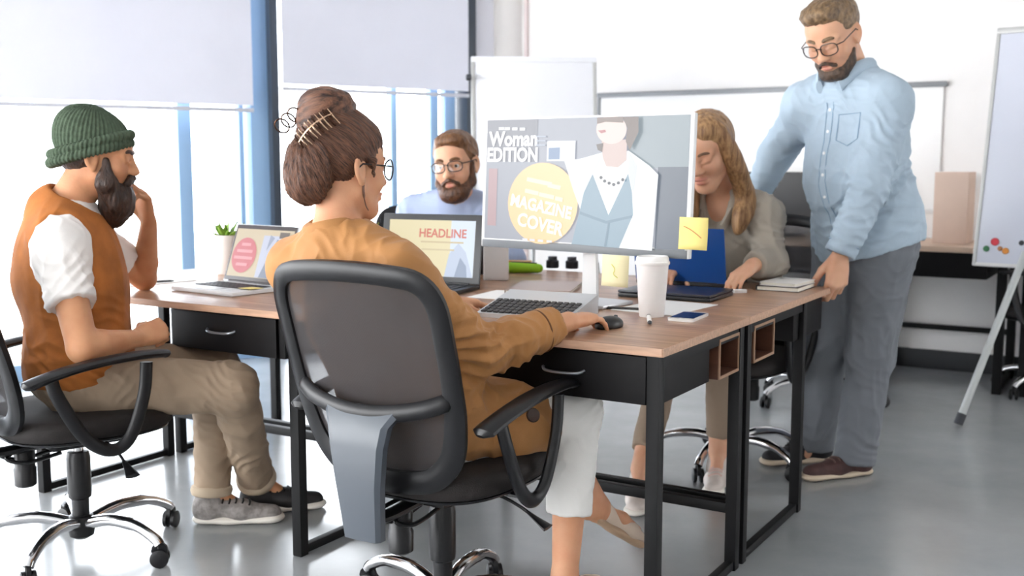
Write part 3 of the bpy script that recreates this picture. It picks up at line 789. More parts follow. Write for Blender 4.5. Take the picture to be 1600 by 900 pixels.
def head_prims(sd, H, fem=False, jaw=1.0, closed=False):
    H.ell(sd, (0, -.012, .035), (.075, .094, .08), .02)
    H.ell(sd, (0, .03, -.03), (.058*jaw, .062, .08), .035)
    H.ell(sd, (0, .05, .045), (.055, .045, .05), .03)
    H.ell(sd, (0, .066, -.097), ((.022 if fem else .028)*jaw, .022, .02), .03)
    for s in (-1, 1):
        H.cap(sd, (s*.047*jaw, .012, -.055), (s*.016, .066, -.1), .017, .016, .03)
        H.ell(sd, (s*.038, .062, -.028), (.026, .024, .026), .025)
        H.ell(sd, (s*.031, .104, .002), (.019, .018, .013), .014, 'sub')
        H.ell(sd, (s*.031, .077, .002), (.0145, .0135, .0135), .004)
        if closed: H.ell(sd, (s*.031, .0785, .0), (.0165, .0155, .0125), .004); H.cap(sd, (s*.019, .0925, -.0065), (s*.043, .0835, -.0055), .0025, .002, .002)
        H.cap(sd, (s*.018, .09, .008), (s*.044, .08, .007), .0045, .004, .005)
        H.cap(sd, (s*.019, .088, -.007), (s*.042, .08, -.006), .0035, .003, .005)
        H.cap(sd, (s*.012, .087, .02), (s*.048, .075, .02), .008, .007, .014)
        H.ell(sd, (s*.012, .1, -.034), (.009, .011, .008), .007)
        H.ell(sd, (s*.006, .104, -.041), (.004, .006, .005), .003, 'sub')
        H.ell(sd, (s*.078, -.006, -.004), (.0085, .02, .032), .008, Rl=rotz(s*.42) @ rotx(.2))
        H.ell(sd, (s*.084, -.002, -.003), (.006, .011, .02), .006, 'sub', Rl=rotz(s*.42) @ rotx(.2))
        H.ell(sd, (s*.077, .001, -.033), (.006, .009, .01), .006)
    H.cap(sd, (0, .086, .018), (0, .112, -.03), .0085, .0115, .014)
    H.ell(sd, (0, .09, -.066), (.024, .012, .013), .014)
    H.ell(sd, (0, .0985, -.0595), (.022, .007, .0048), .005)
    H.ell(sd, (0, .0975, -.0725), (.018, .0075, .0055), .005)
    H.ell(sd, (0, .106, -.0655), (.021, .006, .0016), .003, 'sub')
def lip_attr(H, v):
    q = H.loc(v); w = np.zeros(len(v))
    for z, rx, rz in ((-.0595, .024, .0065), (-.0725, .02, .007)):
        d = np.sqrt((q[:, 0]/rx)**2+((q[:, 2]-z)/rz)**2); w = np.maximum(w, np.clip(1.4-d, 0, 1)*((q[:, 1] > .08) & (q[:, 1] < .13)))
    for sx in (-1, 1):
        w = np.maximum(w, .18*np.exp(-(((q[:, 0]-sx*.04)/.022)**2+((q[:, 2]+.025)/.022)**2))*(q[:, 1] > .03))
    return w
def neck_prims(sd, H, nb, r0, r1):
    sd.cap(H.L(0, -.022, -.045), nb, r0, r1, .03)
def torso(sd, J, g=0.0, m=1.0, belly=0.0, top=True, upto=1.0):
    us = nrm(J['neck']-J['pelvis']); R = frame(J['tf'], us)
    pe, ne = J['pelvis'], J['neck']; Lh = np.linalg.norm(ne-pe)
    sd.ell(lerp(pe, ne, .02), (.162*m+g, .118*m+g, .13+g), R, .05)
    sd.ell(lerp(pe, ne, .36)+R[1]*(.012+belly*.6), (.138*m+g+belly*.3, .102*m+g+belly, .16+g), R, .07)
    sd.ell(lerp(pe, ne, .64), (.152*m+g, .11*m+g, .17+g), R, .06)
    if top:
        for s in ('sl', 'sr'):
            a = ne-us*.055; sd.cap(a, J[s], .058*m+g, .05*m+g, .06)
            sd.cap(ne-us*.005, lerp(ne, J[s], .62), .044+g*.8, .034+g*.8, .05)
def arm(sd, s, e, w, g=0.0, m=1.0, to=None, k=.03, wr=.026):
    sd.cap(s, e, .048*m+g, .039*m+g, k)
    if to is None:
        md = lerp(e, w, .3); sd.chain([e, md, w], [.039*m+g, .041*m+g, wr+g], .012)
def leg(sd, h, k_, a, g=0.0, m=1.0):
    sd.cap(h, k_, .082*m+g, .054*m+g, .04)
    c = lerp(k_, a, .3); sd.chain([k_, c, a], [.053*m+g, .052*m+g, .034+g], .02)
def hand(sd, W, Dv, N, right=True, curl=(.3, .4, .3), sc=1.0, spread=.05, thumb=(.55, .7, .3), tb=.25, k=.0045, extra=(0, 0, 0, 0)):
    Dv = nrm(Dv); N = nrm(A(N)-Dv*np.dot(N, Dv)); Sx = np.cross(Dv, N)*(1 if right else -1)
    W = A(W)
    fs = [(.026, .09, (.041, .025, .02), .0088), (.0085, .095, (.046, .029, .021), .0088), (-.009, .091, (.042, .027, .02), .0084), (-.025, .082, (.033, .02, .018), .0074)]
    for i, (ox, ln, segs, r) in enumerate(fs):
        root = W+(Dv*ln+Sx*ox)*sc
        sd.cap(W+(Dv*.012+Sx*ox*.55)*sc, root, .0135*sc, .0112*sc, .014, flat=[(N, 1.05)])
        d = nrm(Dv+Sx*(ox*spread*40)*.1); p = root; ang = 0.0
        for j, sl in enumerate(segs):
            ang += curl[j]+extra[i]
            dd = d*math.cos(ang)+N*math.sin(ang)
            q = p+dd*sl*sc; r2 = r*(1-.1*(j+1))
            sd.cap(p, q, r*sc*(1-.1*j), r2*sc, k if j else .006); p = q
    sd.ell(W+(Dv*.05+N*.004)*sc, A(.034, .046, .016)*sc, np.stack([Sx, Dv, N]), .012)
    p = W+(Dv*.022+Sx*.018+N*.006)*sc; d = nrm(Dv*thumb[0]+Sx*thumb[1]+N*thumb[2]); r = .0135
    for j, sl in enumerate((.043, .032, .026)):
        if j: d = nrm(d+(Dv*.8-Sx*.6+N*.25)*tb)
        q = p+d*sl*sc; sd.cap(p, q, r*sc, (r-.0015)*sc, .008 if j == 0 else .004); p = q; r -= .0018
    return W+Dv*.09*sc
def make_body(name, sd, base, m, label, H, boxes, h=.0065, group=None):
    v, f = multi(sd, h, boxes)
    o = npmesh(name, v, f, m, None, base, {'lip': ('FLOAT', lip_attr(H, v))})
    return setp(o, label, 'person', group)
def garment(name, sd, m, par, base, h=.0055, amp=.006, freq=13, along=None, squash=.3, seed=0, it=1, spots=None):
    v, f = sd.mesh(h); v = relax(v, f, it)
    if amp: v = folds(v, f, amp, freq, along, squash, seed)
    if spots: v = creases(v, f, spots, seed)
    return npmesh(name, v, f, m, par, base)
def fit_tube(name, pts, r, m, par, base, seg=8, closed=False, flat=None):
    bm = bmesh.new(); tube(bm, [Vector(A(p)-A(base)) for p in pts], r, seg, closed, flat); return obj(name, bm, m, par)
def eyes(H, par, base, iris, down=0.0, lids=0.3):
    for s in (-1, 1):
        c = H.L(s*.031, .0785, .001)
        bm = bmesh.new(); bmesh.ops.create_uvsphere(bm, u_segments=18, v_segments=12, radius=.0134*H.k); o = obj('eye', bm, mat('eye_white', 'efe9e4', .25), par); o.location = tuple(c-A(base))
        d = nrm(A(0, 1, -down)) @ H.M
        bm = bmesh.new(); lathe(bm, [(.0062*H.k, 0.0121*H.k), (.0055*H.k, .0132*H.k), (.0022*H.k, .0139*H.k)], 16)
        i = obj('iris', bm, mat(iris, {'brown_iris': '3a2415', 'blue_iris': '4a6470'}[iris], .2), o); i.rotation_euler = Vector(d).to_track_quat('Z', 'Y').to_euler()
def brows(H, par, base, m, t=.0055):
    for s in (-1, 1):
        pts = [H.L(s*.012, .0975, .021), H.L(s*.024, .0955, .0265), H.L(s*.038, .089, .0265), H.L(s*.05, .077, .02)]
        fit_tube('eyebrow', cat_pts(pts, 4), [t*H.k*q for q in (.7, .9, 1, 1, 1, 1, 1, 1, 1, .9, .8, .6, .4)], m, par, base, 8)
def glasses(H, par, base, m, w=.026, hgt=.021, round_=.6, y=.108, z=.0, dip=0.0):
    rims = []
    for s in (-1, 1):
        ol = []
        for k in range(28):
            a = 2*math.pi*k/28; c_, n_ = math.cos(a), math.sin(a); p = round_
            x = math.copysign(abs(c_)**p, c_)*w; zz = math.copysign(abs(n_)**p, n_)*hgt
            ol.append(H.L(s*.0335+x, y-.35*max(0, abs(s*.0335+x)-.03)-dip*zz, z+zz))
        bm = bmesh.new(); tube(bm, [Vector(p-A(base)) for p in ol], .0019*H.k, 8, True)
        if s == -1: root = obj('glasses', bm, m, par); fr = root
        else: fr = obj('rim', bm, m, root)
        bm = bmesh.new(); vs = [bm.verts.new(Vector(p-A(base))) for p in ol]; bm.faces.new(vs); obj('lens', bm, MATS.get('spectacle_lens') or glass_mat('spectacle_lens', (.97, .98, .98), .07), root, sm=False)
        fit_tube('temple', [H.L(s*.058, y-.012, z+.008), H.L(s*.075, y-.03, z+.008), H.L(s*.081, .0, z+.01), H.L(s*.08, -.02, z-.008)], .0019*H.k, m, root, base)
    fit_tube('bridge', cat_pts([H.L(-.011, y, z+.004), H.L(0, y+.004, z+.009), H.L(.011, y, z+.004)], 4), .0017*H.k, m, root, base)
def hair_mesh(name, sd, m, par, base, pole, c, h=.0035, amp=.003, fa=16, fp=3, seed=0):
    """strands run along meridians of the pole through c"""
    v, f = sd.mesh(h); v = relax(v, f, 2)
    P = nrm(pole); M = frame(P if abs(P[2]) < .95 else A(P[0], P[1]+.3, P[2]), (0, 0, 1))
    q = (v-A(c)) @ M.T; r = np.linalg.norm(q, axis=1)+1e-9; az = np.arctan2(q[:, 0], q[:, 2]); po = np.arccos(np.clip(q[:, 1]/r, -1, 1))
    fl = np.stack([np.cos(az)*fa, np.sin(az)*fa, po*fp], 1)
    v = v+vnormals(v, f)*(amp*(2*vn(fl, seed)-1)+amp*.6*(2*vn(fl*2.3+5, seed)-1))[:, None]
    return npmesh(name, v, f, m, par, base, {'flow': ('FLOAT_VECTOR', fl*2.2)})
def strand_mesh(name, sd, m, par, base, axis, h=.0035, amp=.003, fq=90, seed=0):
    """strands run along a fixed axis"""
    v, f = sd.mesh(h); v = relax(v, f, 2); a = nrm(axis)
    q = v-np.outer(v @ a, a)*.9
    fl = q*fq
    v = v+vnormals(v, f)*(amp*(2*vn(fl*.6, seed)-1)+amp*.6*(2*vn(fl*1.3+5, seed)-1))[:, None]
    return npmesh(name, v, f, m, par, base, {'flow': ('FLOAT_VECTOR', fl)})
def shoe(par, base, heel, dirv, up_m, sole_m, lace_m, L=.285, pitch=0.0, w=1.0, collar=.105, flat_shoe=False):
    """heel = point on the ground under the back of the heel"""
    F = nrm(A(dirv[0], dirv[1], 0)); F = nrm(F*math.cos(pitch)+A(0, 0, 1)*math.sin(pitch)); M = frame(F); g = A(heel)
    P = lambda x, y, z: g+A(x*w, y, z) @ M
    sd = Sdf()
    top = .07 if not flat_shoe else .045
    sd.ell(P(0, .045, .05), (.036*w, .045, .05 if not flat_shoe else .035), M, .02)
    sd.cap(P(0, .06, .05 if not flat_shoe else .035), P(0, .16, .042 if not flat_shoe else .03), .036*w, .036*w, .03)
    sd.cap(P(.004, .16, .036), P(.002, L-.045, .03), .04*w, .036*w, .03, flat=[(M[2], 1.25)])
    if not flat_shoe: sd.cap(P(0, .045, .05), P(0, .05, collar), .038*w, .037*w, .025, cut=M[2])
    else: sd.ell(P(0, .1, .075), (.028, .075, .034), M, .012, 'sub')
    sd.plane(P(0, 0, .012), -M[2])
    v, f = sd.mesh(.004); v = relax(v, f, 2)
    o = npmesh('shoe', v, f, up_m, par, base)
    s2 = Sdf(); fl = [(M[2], 2.6)]
    s2.cap(P(0, .038, .016), P(.002, .12, .014), .042*w, .038*w, .01, flat=fl); s2.cap(P(.002, .12, .014), P(.003, L-.045, .017), .038*w, .046*w, .03, flat=fl); s2.plane(P(0, 0, .001), -M[2])
    v, f = s2.mesh(.004); v = relax(v, f, 1); npmesh('sole', v, f, sole_m, o, base).location = (0, 0, 0)
    if lace_m:
        from mathutils.bvhtree import BVHTree
        bv = BVHTree.FromPolygons([q.co for q in o.data.vertices], [tuple(q.vertices) for q in o.data.polygons])
        for i in range(5):
            y = .098+.022*i
            pts = []
            for x in (-.027, -.014, 0, .014, .027):
                r_ = bv.ray_cast(Vector(P(x, y+.004*math.sin(x*90), .2)-A(base)), Vector(-M[2]), .3)
                if r_[0] is not None: pts.append(A(*r_[0])+A(base)+M[2]*.001)
            if len(pts) > 2: fit_tube('lace', cat_pts(pts, 2), .0034, lace_m, o, base, 6)
    return o

SK1 = skin('warm_skin', 'd9a481', 'bd6f62'); SK2 = skin('tanned_skin', 'cf9872', 'b87062'); SK3 = skin('light_skin', 'dfae90', 'c07a6c')
SHOE_W = mat('pale_sneaker_leather', 'd8ccc4', .5, var=.08, vscale=20); SOLE_W = mat('white_rubber_sole', 'ece6dc', .6)

# ---- woman with the bun, seen from behind at the front desk
def near_woman():
    J = dict(pelvis=A(-.25, 2.69, .565), neck=A(-.424, 2.62, 1.005), sr=A(-.268, 2.53, .935), sl=A(-.532, 2.705, .938), tf=A(.55, .83, 0))
    base = (-.25, 2.69, 0); H = Head((-.407, 2.655, 1.181), (.75, .66, -.05), k=1.0)
    er, wr = A(-.075, 2.615, .738), A(.145, 2.77, .787); el, wl_ = A(-.385, 2.93, .76), A(-.185, 3.165, .788)
    hr, hl = A(-.165, 2.65, .525), A(-.305, 2.735, .525); kr, kl = A(.168, 2.855, .535), A(.06, 3.02, .52); ar, al = A(.14, 2.78, .1), A(.25, 3.06, .2)
    sd = Sdf(); head_prims(sd, H, True); neck_prims(sd, H, J['neck'], .046, .056)
    torso(sd, J, 0, .92); arm(sd, J['sr'], er, wr, m=.9); arm(sd, J['sl'], el, wl_, m=.9)
    leg(sd, hr, kr, ar); leg(sd, hl, kl, al)
    fd = nrm(A(.55, .83, 0)); 
    sd.chain([ar, ar+A(-.02, -.035, -.06)], [.033, .03], .02); sd.chain([ar+A(0, 0, -.03), ar+fd*.1+A(0, 0, -.07), ar+fd*.17+A(0, 0, -.085)], [.032, .03, .02], .02)
    ld = nrm(A(.14, .09, -.115)); sd.chain([al, al-ld*.05+A(0, -.01, -.03)], [.03, .026], .02); sd.chain([al+A(0, 0, -.015), al+ld*.1, al+ld*.17], [.03, .028, .018], .02)
    d1 = nrm(A(.1, .115, .004)); hand(sd, wr, d1, (.1, .1, -1), True, (.32, .42, .3), .98, thumb=(.8, .45, .45))
    hand(sd, wl_, nrm(A(.085, .075, -.012)), (.1, .1, -1), False, (.22, .3, .2), .95, thumb=(.8, .5, .3))
    b = make_body('person', sd, base, SK1, 'woman with brown hair bun in camel jacket seated with her back to the camera', H,
        [(H.c-.14, H.c+.14, .0028), (wr-A(.05, .05, .06), wr+A(.2, .2, .06), .0024), (wl_-A(.05, .05, .06), wl_+A(.2, .2, .06), .0028)])
    # white cropped trousers
    WP = mat('white_denim', 'eeece8', .8, bump=.1, bscale=400, crease=.35, cscale=6)
    s = Sdf(); g = .012
    s.ell(J['pelvis']+A(0, 0, -.01), (.165, .13, .12), frame((.55, .83, 0)), .04)
    for h_, k_, a_, t in ((hr, kr, ar, .62), (hl, kl, al, .66)):
        s.cap(h_, k_, .094, .07, .04); s.cap(k_, lerp(k_, a_, t), .069, .06, .03, cut=True)
    tv = nrm(kr-hr)
    garment('trousers', s, WP, b, base, .005, .0045, 16, A(.5, .6, -.6), .5, 3, spots=[(kr, .1, A(.2, .3, -1), .028, .007), (lerp(kr, ar, .45), .1, A(.1, .1, -1), .05, .004), (hr, .13, tv, .035, .008)])
    # camel jacket
    JK = mat('camel_wool', 'b17c47', .75, bump=.12, bscale=300, sheen=.1, var=.05, vscale=9, crease=.6, cscale=5)
    s = Sdf(); torso(s, J, .02, .93)
    for sh, e, w, t in ((J['sr'], er, wr, .84), (J['sl'], el, wl_, .9)):
        s.cap(sh, e, .056, .057, .05); s.cap(e, lerp(e, w, .35), .055, .053, .02); s.cap(lerp(e, w, .35), lerp(e, w, t), .053, .044, .02, cut=True)
    s.cap(J['pelvis']+A(-.02, -.01, .0), lerp(hr, kr, .5)+A(.0, -.01, .0), .13, .098, .05); s.cap(J['pelvis'], lerp(hl, kl, .45), .13, .1, .06)
    s.cap(J['pelvis']+A(.02, -.1, -.03), lerp(hr, kr, .64)+A(.02, -.05, -.025), .05, .048, .05)
    s.cap(lerp(J['pelvis'], J['neck'], .3)+A(.0, .0, 0), J['pelvis']+A(.02, -.02, .03), .145, .16, .06, flat=[((.55, .83, 0), 1.3)])
    s.plane((0, 0, .462), (0, 0, -1))
    s.cap(J['neck']-A(0, 0, .02), J['neck']+A(.02, .02, .2), .062, .06, .006, 'sub')
    up = A(.05, -.05, 1)
    garment('jacket', s, JK, b, base, .0045, .013, 9, A(.35, .5, -.75), .35, 1, spots=[(er, .09, nrm(wr-er)+nrm(er-J['sr']), .03, .012), (lerp(J['sr'], er, .5), .1, nrm(er-J['sr'])+A(.2, .2, .1), .045, .009), (J['sr'], .1, A(-.5, .2, .9), .04, .008),
        (lerp(er, wr, .45), .08, nrm(wr-er), .035, .006), (A(-.08, 2.55, .74), .14, A(.4, .3, -1), .04, .014), (A(.0, 2.62, .58), .16, A(.9, .2, .35), .05, .014), (A(-.38, 2.58, .93), .14, A(.3, .1, 1), .055, .008), (A(-.47, 2.62, .9), .12, A(-.6, .3, 1), .05, .008), (el, .09, nrm(wl_-el), .03, .01)])
    # collar, cuff piping, shoulder seam, button
    n = J['neck']; us = nrm(n-J['pelvis']); R = frame(J['tf'], us)
    col = [n+R[0]*.06*math.cos(a)+R[1]*.056*math.sin(a)+us*(.022-.035*max(0, math.sin(a))) for a in np.linspace(-math.pi*1.22, math.pi*.22, 22)]
    fit_tube('collar', col, [.01]+[.013]*20+[.01], JK, b, base, 10, flat=(tuple(us), 2.2))
    PIP = mat('dark_brown_piping', '6b421f', .7)
    for e, w, t, r in ((er, wr, .66, .0535),):
        c = lerp(e, w, t); ax = nrm(w-e); M = frame(ax)
        fit_tube('cuff_piping', [c+M[0]*r*math.cos(a)+M[2]*r*math.sin(a) for a in np.linspace(0, 2*math.pi, 28)[:-1]], .0028, PIP, b, base, 6, True)
    c = lerp(J['sr'], er, .04); ax = nrm(er-J['sr']); M = frame(ax)
    fit_tube('shoulder_seam', [c-ax*.02*math.cos(a)+M[0]*.066*math.cos(a)+M[2]*.066*math.sin(a) for a in np.linspace(0, 2*math.pi, 30)[:-1]], .002, PIP, b, base, 6, True)
    bm = bmesh.new(); lathe(bm, [(.016, 0), (.018, .003), (.016, .007), (.006, .006)], 18); o = obj('button', bm, mat('dark_horn_button', '3a1f14', .25), b); o.location = tuple(A(.05, 2.585, .585)-A(base)); o.rotation_euler = Vector((.35, -.85, .3)).to_track_quat('Z', 'Y').to_euler()
    # hair
    HM = hair_mesh_mat
    s = Sdf()
    H.ell(s, (0, -.017, .036), (.085, .102, .089), .02)
    H.ell(s, (0, .03, .075), (.066, .06, .05), .03); H.ell(s, (0, -.045, .095), (.07, .07, .06), .05)
    H.ell(s, (0, .125, -.065), (.095, .105, .105), .012, 'sub')
    for q in (-1, 1): H.ell(s, (q*.088, .012, -.03), (.03, .042, .05), .008, 'sub'); H.cap(s, (q*.078, .03, .02), (q*.076, .036, -.02), .009, .003, .01)
    H.ell(s, (0, .0, -.12), (.12, .05, .07), .01, 'sub')
    hair_mesh('hair', s, HM, b, base, H.L(0, -.8, .6)-H.c, H.c, .0034, .003, 15, 2.2, 1)
    s = Sdf(); H.ell(s, (-.004, -.098, -.018), (.07, .055, .075), .02); H.ell(s, (0, -.085, .035), (.062, .05, .05), .03)
    hair_mesh('hair_chignon', s, HM, b, base, H.L(0, -.5, .9)-H.c, H.L(0, -.085, .0), .0034, .004, 12, 2.0, 4)
    s = Sdf(); H.ell(s, (-.002, -.05, .142), (.069, .068, .05), .02); H.ell(s, (0, -.085, .095), (.058, .04, .04), .03)
    strand_mesh('hair_bun', s, HM, b, base, H.L(.8, .5, .35)-H.c, .0034, .004, 70, 6)
    fit_tube('hair_wisp', cat_pts([H.L(.07, .012, -.02), H.L(.073, .008, -.05), H.L(.066, .02, -.085), H.L(.058, .034, -.1)], 5), [.003]*8+[.0015]*8, HM, b, base, 6)
    # claw clip
    GM = mat('dark_bronze_clip', '4a3226', .25, metal=.9); GL = mat('pale_gold_clip', 'c9a98f', .2, metal=.9)
    cc = H.L(.052, -.122, .092); Yv = nrm(H.L(.55, -.8, .25)-H.c); X = H.L(.7, .35, .8)-H.c; X = nrm(X-Yv*np.dot(X, Yv)); Zv = np.cross(X, Yv)
    sp = [cc+X*t*.05-Yv*.018*(t*t) for t in np.linspace(-1, 1, 11)]
    clip = fit_tube('hair_clip', sp, .0035, GL, b, base, 8)
    for i, p in enumerate(sp):
        for q in (-1, 1):
            fit_tube('prong', cat_pts([p, p+Zv*q*.013+Yv*.006, p+Zv*q*.027-Yv*.01], 3), .0022, GL if i % 3 else GM, clip, base, 6)
    for k in (-1, 0, 1):
        c0 = H.L(-.03, -.138, .105)+X*k*.02
        fit_tube('loop', [c0+(X*math.cos(a)+Yv*math.sin(a))*.015-Zv*.012*math.sin(a) for a in np.linspace(0, 2*math.pi, 18)[:-1]], .002, GM, clip, base, 6, True)
    glasses(H, b, base, mat('black_spectacle_frame', '17171a', .3), .026, .025, 1.0, .112, .0)
    eyes(H, b, base, 'brown_iris'); brows(H, b, base, HM)
    BEI = mat('beige_flat_leather', 'd9c5b2', .5)
    shoe(b, base, (ar[0]-fd[0]*.045, ar[1]-fd[1]*.045, 0), fd, BEI, mat('tan_sole', 'b89b80', .6), None, .25, 0, .82, flat_shoe=True)
    hd = al-ld*.055+A(0, 0, -.055); shoe(b, base, hd, ld, BEI, MATS['tan_sole'], None, .25, math.asin(ld[2]), .82, flat_shoe=True)
hair_mesh_mat = hair_mat('brown_hair', '2a1610', '8d6048', (1, 1, 1), True)
near_woman()

# ---- bearded man in the green beanie
def left_man():
    base = (-1.334, 3.27, 0)
    J = dict(pelvis=A(-1.325, 3.28, .565), neck=A(-1.362, 3.33, 1.045), sr=A(-1.318, 3.16, .945), sl=A(-1.375, 3.5, .955), tf=A(.93, .33, .05))
    H = Head((-1.268, 3.35, 1.208), (.97, .22, -.12), k=1.03)
    er, wr = A(-1.214, 3.035, .672), A(-1.118, 3.2, .672); el, wl_ = A(-1.28, 3.765, .79), A(-1.19, 3.565, .995)
    hr, hl = A(-1.29, 3.2, .535), A(-1.31, 3.37, .535); kr, kl = A(-.865, 3.31, .5), A(-.985, 3.56, .515); ar, al = A(-.875, 3.62, .12), A(-1.0, 3.52, .11)
    sd = Sdf(); head_prims(sd, H, closed=True); neck_prims(sd, H, J['neck'], .058, .066)
    torso(sd, J); arm(sd, J['sr'], er, wr, m=1.1); arm(sd, J['sl'], el, wl_, m=1.03)
    leg(sd, hr, kr, ar); leg(sd, hl, kl, al)
    for a_, d in ((ar, A(.95, .25, 0)), (al, A(.95, .1, 0))): sd.chain([a_, a_+nrm(d)*.07+A(0, 0, -.055), a_+nrm(d)*.12+A(0, 0, -.075)], [.03, .024, .012], .02)
    hand(sd, wr, (.06, .085, .02), (-.55, .35, -.5), True, (.9, 1.1, .7), 1.05, thumb=(.7, .5, .5), tb=.5)
    hand(sd, wl_, (-.04, -.35, .85), (-.65, -.75, -.2), False, (.7, .95, .65), 1.12, thumb=(.8, .4, .35), tb=.25, k=.0025, spread=.09, extra=(-.25, -.1, .05, .15))
    b = make_body('person', sd, base, SK2, 'bearded man in green beanie and rust vest seated at the left', H,
        [(H.c-.15, H.c+.15, .003), (wr-A(.06, .06, .08), wr+A(.14, .17, .1), .0026), (wl_-A(.08, .16, .05), wl_+A(.1, .06, .17), .0021)])
    TS = mat('white_cotton', 'efebe8', .85, bump=.1, bscale=350, crease=.5, cscale=5)
    s = Sdf(); torso(s, J, .02)
    for sh, e in ((J['sr'], er), (J['sl'], el)): s.cap(sh, lerp(sh, e, .56), .066, .068, .05, cut=True)
    s.plane((0, 0, .56), (0, 0, -1)); s.cap(J['neck']-A(0, 0, .015), J['neck']+A(.05, 0, .2), .072, .06, .006, 'sub')
    garment('t_shirt', s, TS, b, base, .005, .009, 10, A(.1, .2, -.9), .35, 2, spots=[(J['sr'], .11, A(.5, .5, 1), .04, .011), (lerp(J['sr'], er, .4), .09, nrm(er-J['sr'])+A(.5, 0, 0), .04, .009), (A(-1.38, 3.1, .84), .08, A(.3, 0, 1), .05, .008), (J['sl'], .1, A(0, 1, 1), .04, .008)])
    VM = mat('rust_suede', 'a8642a', .85, var=.22, vscale=9, bump=.15, bscale=120)
    s = Sdf(); torso(s, J, .042, 1.0, top=False)
    for sh in ('sr', 'sl'): s.cap(J['neck']-A(0, 0, .06), lerp(J['neck'], J[sh], .72), .07, .066, .05)
    s.cap(J['neck']+A(-.03, 0, -.02), J['neck']+A(-.04, 0, -.2), .08, .12, .06)
    for sh in ('sr', 'sl'): s.cap(J['neck']+A(-.015, 0, .0), lerp(J['neck'], J[sh], .66)+A(0, 0, .0), .07, .062, .05)
    for sh, e in (('sr', er), ('sl', el)):
        s.cap(J[sh]+nrm(J[sh]-J['neck'])*.035+A(.02, 0, .06), lerp(J[sh], e, .62)+nrm(J[sh]-J['neck'])*.035+A(.02, 0, 0), .078, .08, .015, 'sub')
    s.plane((0, 0, .535), (0, 0, -1)); s.cap(J['neck']-A(-.02, 0, .04), J['neck']+A(.07, 0, .2), .074, .09, .01, 'sub')
    garment('vest', s, VM, b, base, .005, .006, 9, A(.1, 0, -1), .4, 5, spots=[(A(-1.3, 3.12, .68), .16, A(.3, 0, 1), .055, .012), (A(-1.25, 3.15, .6), .12, A(.6, 0, 1), .04, .01)])
    PK = mat('khaki_cotton', '9c8873', .85, bump=.12, bscale=350, var=.06, vscale=8, crease=.5, cscale=6)
    s = Sdf(); s.ell(J['pelvis']+A(0, 0, -.005), (.17, .15, .115), frame((.93, .33, 0)), .04)
    for h_, k_, a_ in ((hr, kr, ar), (hl, kl, al)):
        s.cap(h_, k_, .1, .074, .04); s.chain([k_, lerp(k_, a_, .3), lerp(k_, a_, 1.02)], [.073, .069, .056], .03, cut=True)
    
    pk = garment('trousers', s, PK, b, base, .005, .006, 14, A(.6, .1, -.6), .5, 7, spots=[(kr, .09, A(.6, 0, .8), .03, .009), (hr+A(.05, -.03, 0), .14, A(.9, .1, -.4), .035, .013), (lerp(kr, ar, .6), .12, A(.1, .1, 1), .05, .008), (kl, .09, A(.6, 0, .8), .03, .009), (lerp(kl, al, .7), .12, A(.1, .1, 1), .045, .008)])
    for k_, a_ in ((kr, ar), (kl, al)):
        c = lerp(k_, a_, 1.0); M = frame(nrm(a_-k_), (1, 0, 0))
        fit_tube('rolled_hem', [c+M[0]*.057*math.cos(t)+M[2]*.057*math.sin(t) for t in np.linspace(0, 2*math.pi, 24)[:-1]], .012, mat('pale_khaki', 'b5a48e', .85), pk, base, 8, True, flat=(tuple(nrm(a_-k_)), 1.5))
    # beanie
    BN = beanie_mat()
    s = Sdf(); H.ell(s, (0, -.02, .052), (.089, .108, .088), .02); H.ell(s, (0, -.045, .09), (.068, .075, .06), .03)
    s.plane(H.L(0, 0, .02), H.L(0, .4, -1)-H.c)
    v, f = s.mesh(.003); q = H.loc(v); az = np.arctan2(q[:, 0], q[:, 1]+.02)
    v = v+vnormals(v, f)*(.0022*np.cos(az*46))[:, None]
    be = npmesh('beanie', v, f, BN, b, base)
    s = Sdf(); ring = []
    for t in np.linspace(0, 2*math.pi, 41)[:-1]:
        x, y = .088*math.sin(t), .107*math.cos(t)-.02
        ring.append(H.L(x, y, .026+.4*y))
    for i in range(40): s.cap(ring[i]-H.M[2]*.006, ring[(i+1) % 40]-H.M[2]*.01, .0135, .0135, .004); s.cap(ring[i]+H.M[2]*.018, ring[(i+1) % 40]+H.M[2]*.018, .013, .013, .004)
    v, f = s.mesh(.003); q = H.loc(v); az = np.arctan2(q[:, 0], q[:, 1]+.02)
    v = v+vnormals(v, f)*(.002*np.cos(az*52))[:, None]
    npmesh('beanie_cuff', v, f, BN, be, base)
    HB = hair_mat('dark_brown_hair', '1e1310', '4a3022', (90, 90, 25)); 
    s = Sdf(); H.ell(s, (0, -.03, .01), (.0775, .088, .07), .01); H.ell(s, (0, .11, -.03), (.12, .1, .15), .01, 'sub'); s.plane(H.L(0, 0, -.055), H.L(0, .3, -1)-H.c)
    for q in (-1, 1): H.ell(s, (q*.085, .0, -.01), (.02, .024, .036), .005, 'sub')
    garment('hair', s, HB, b, base, .004, .002, 60, None)
    s = Sdf()
    H.ell(s, (0, .097, -.05), (.02, .013, .011), .01); H.ell(s, (0, .072, -.115), (.05, .045, .055), .02); H.ell(s, (0, .062, -.155), (.042, .04, .05), .03)
    for q in (-1, 1): H.cap(s, (q*.069, .034, -.004), (q*.06, .042, -.07), .009, .024, .02); H.cap(s, (q*.058, .035, -.07), (q*.03, .06, -.12), .026, .034, .03); H.cap(s, (q*.004, .107, -.05), (q*.03, .092, -.064), .008, .008, .008)
    H.ell(s, (0, .112, -.066), (.021, .016, .0095), .004, 'sub')
    v, f = s.mesh(.0032); q = v*A(70, 70, 18); v = v+vnormals(v, f)*(.005*(2*vn(q, 3)-1)+.003*(2*vn(q*2, 4)-1))[:, None]
    npmesh('beard', v, f, HB, b, base)
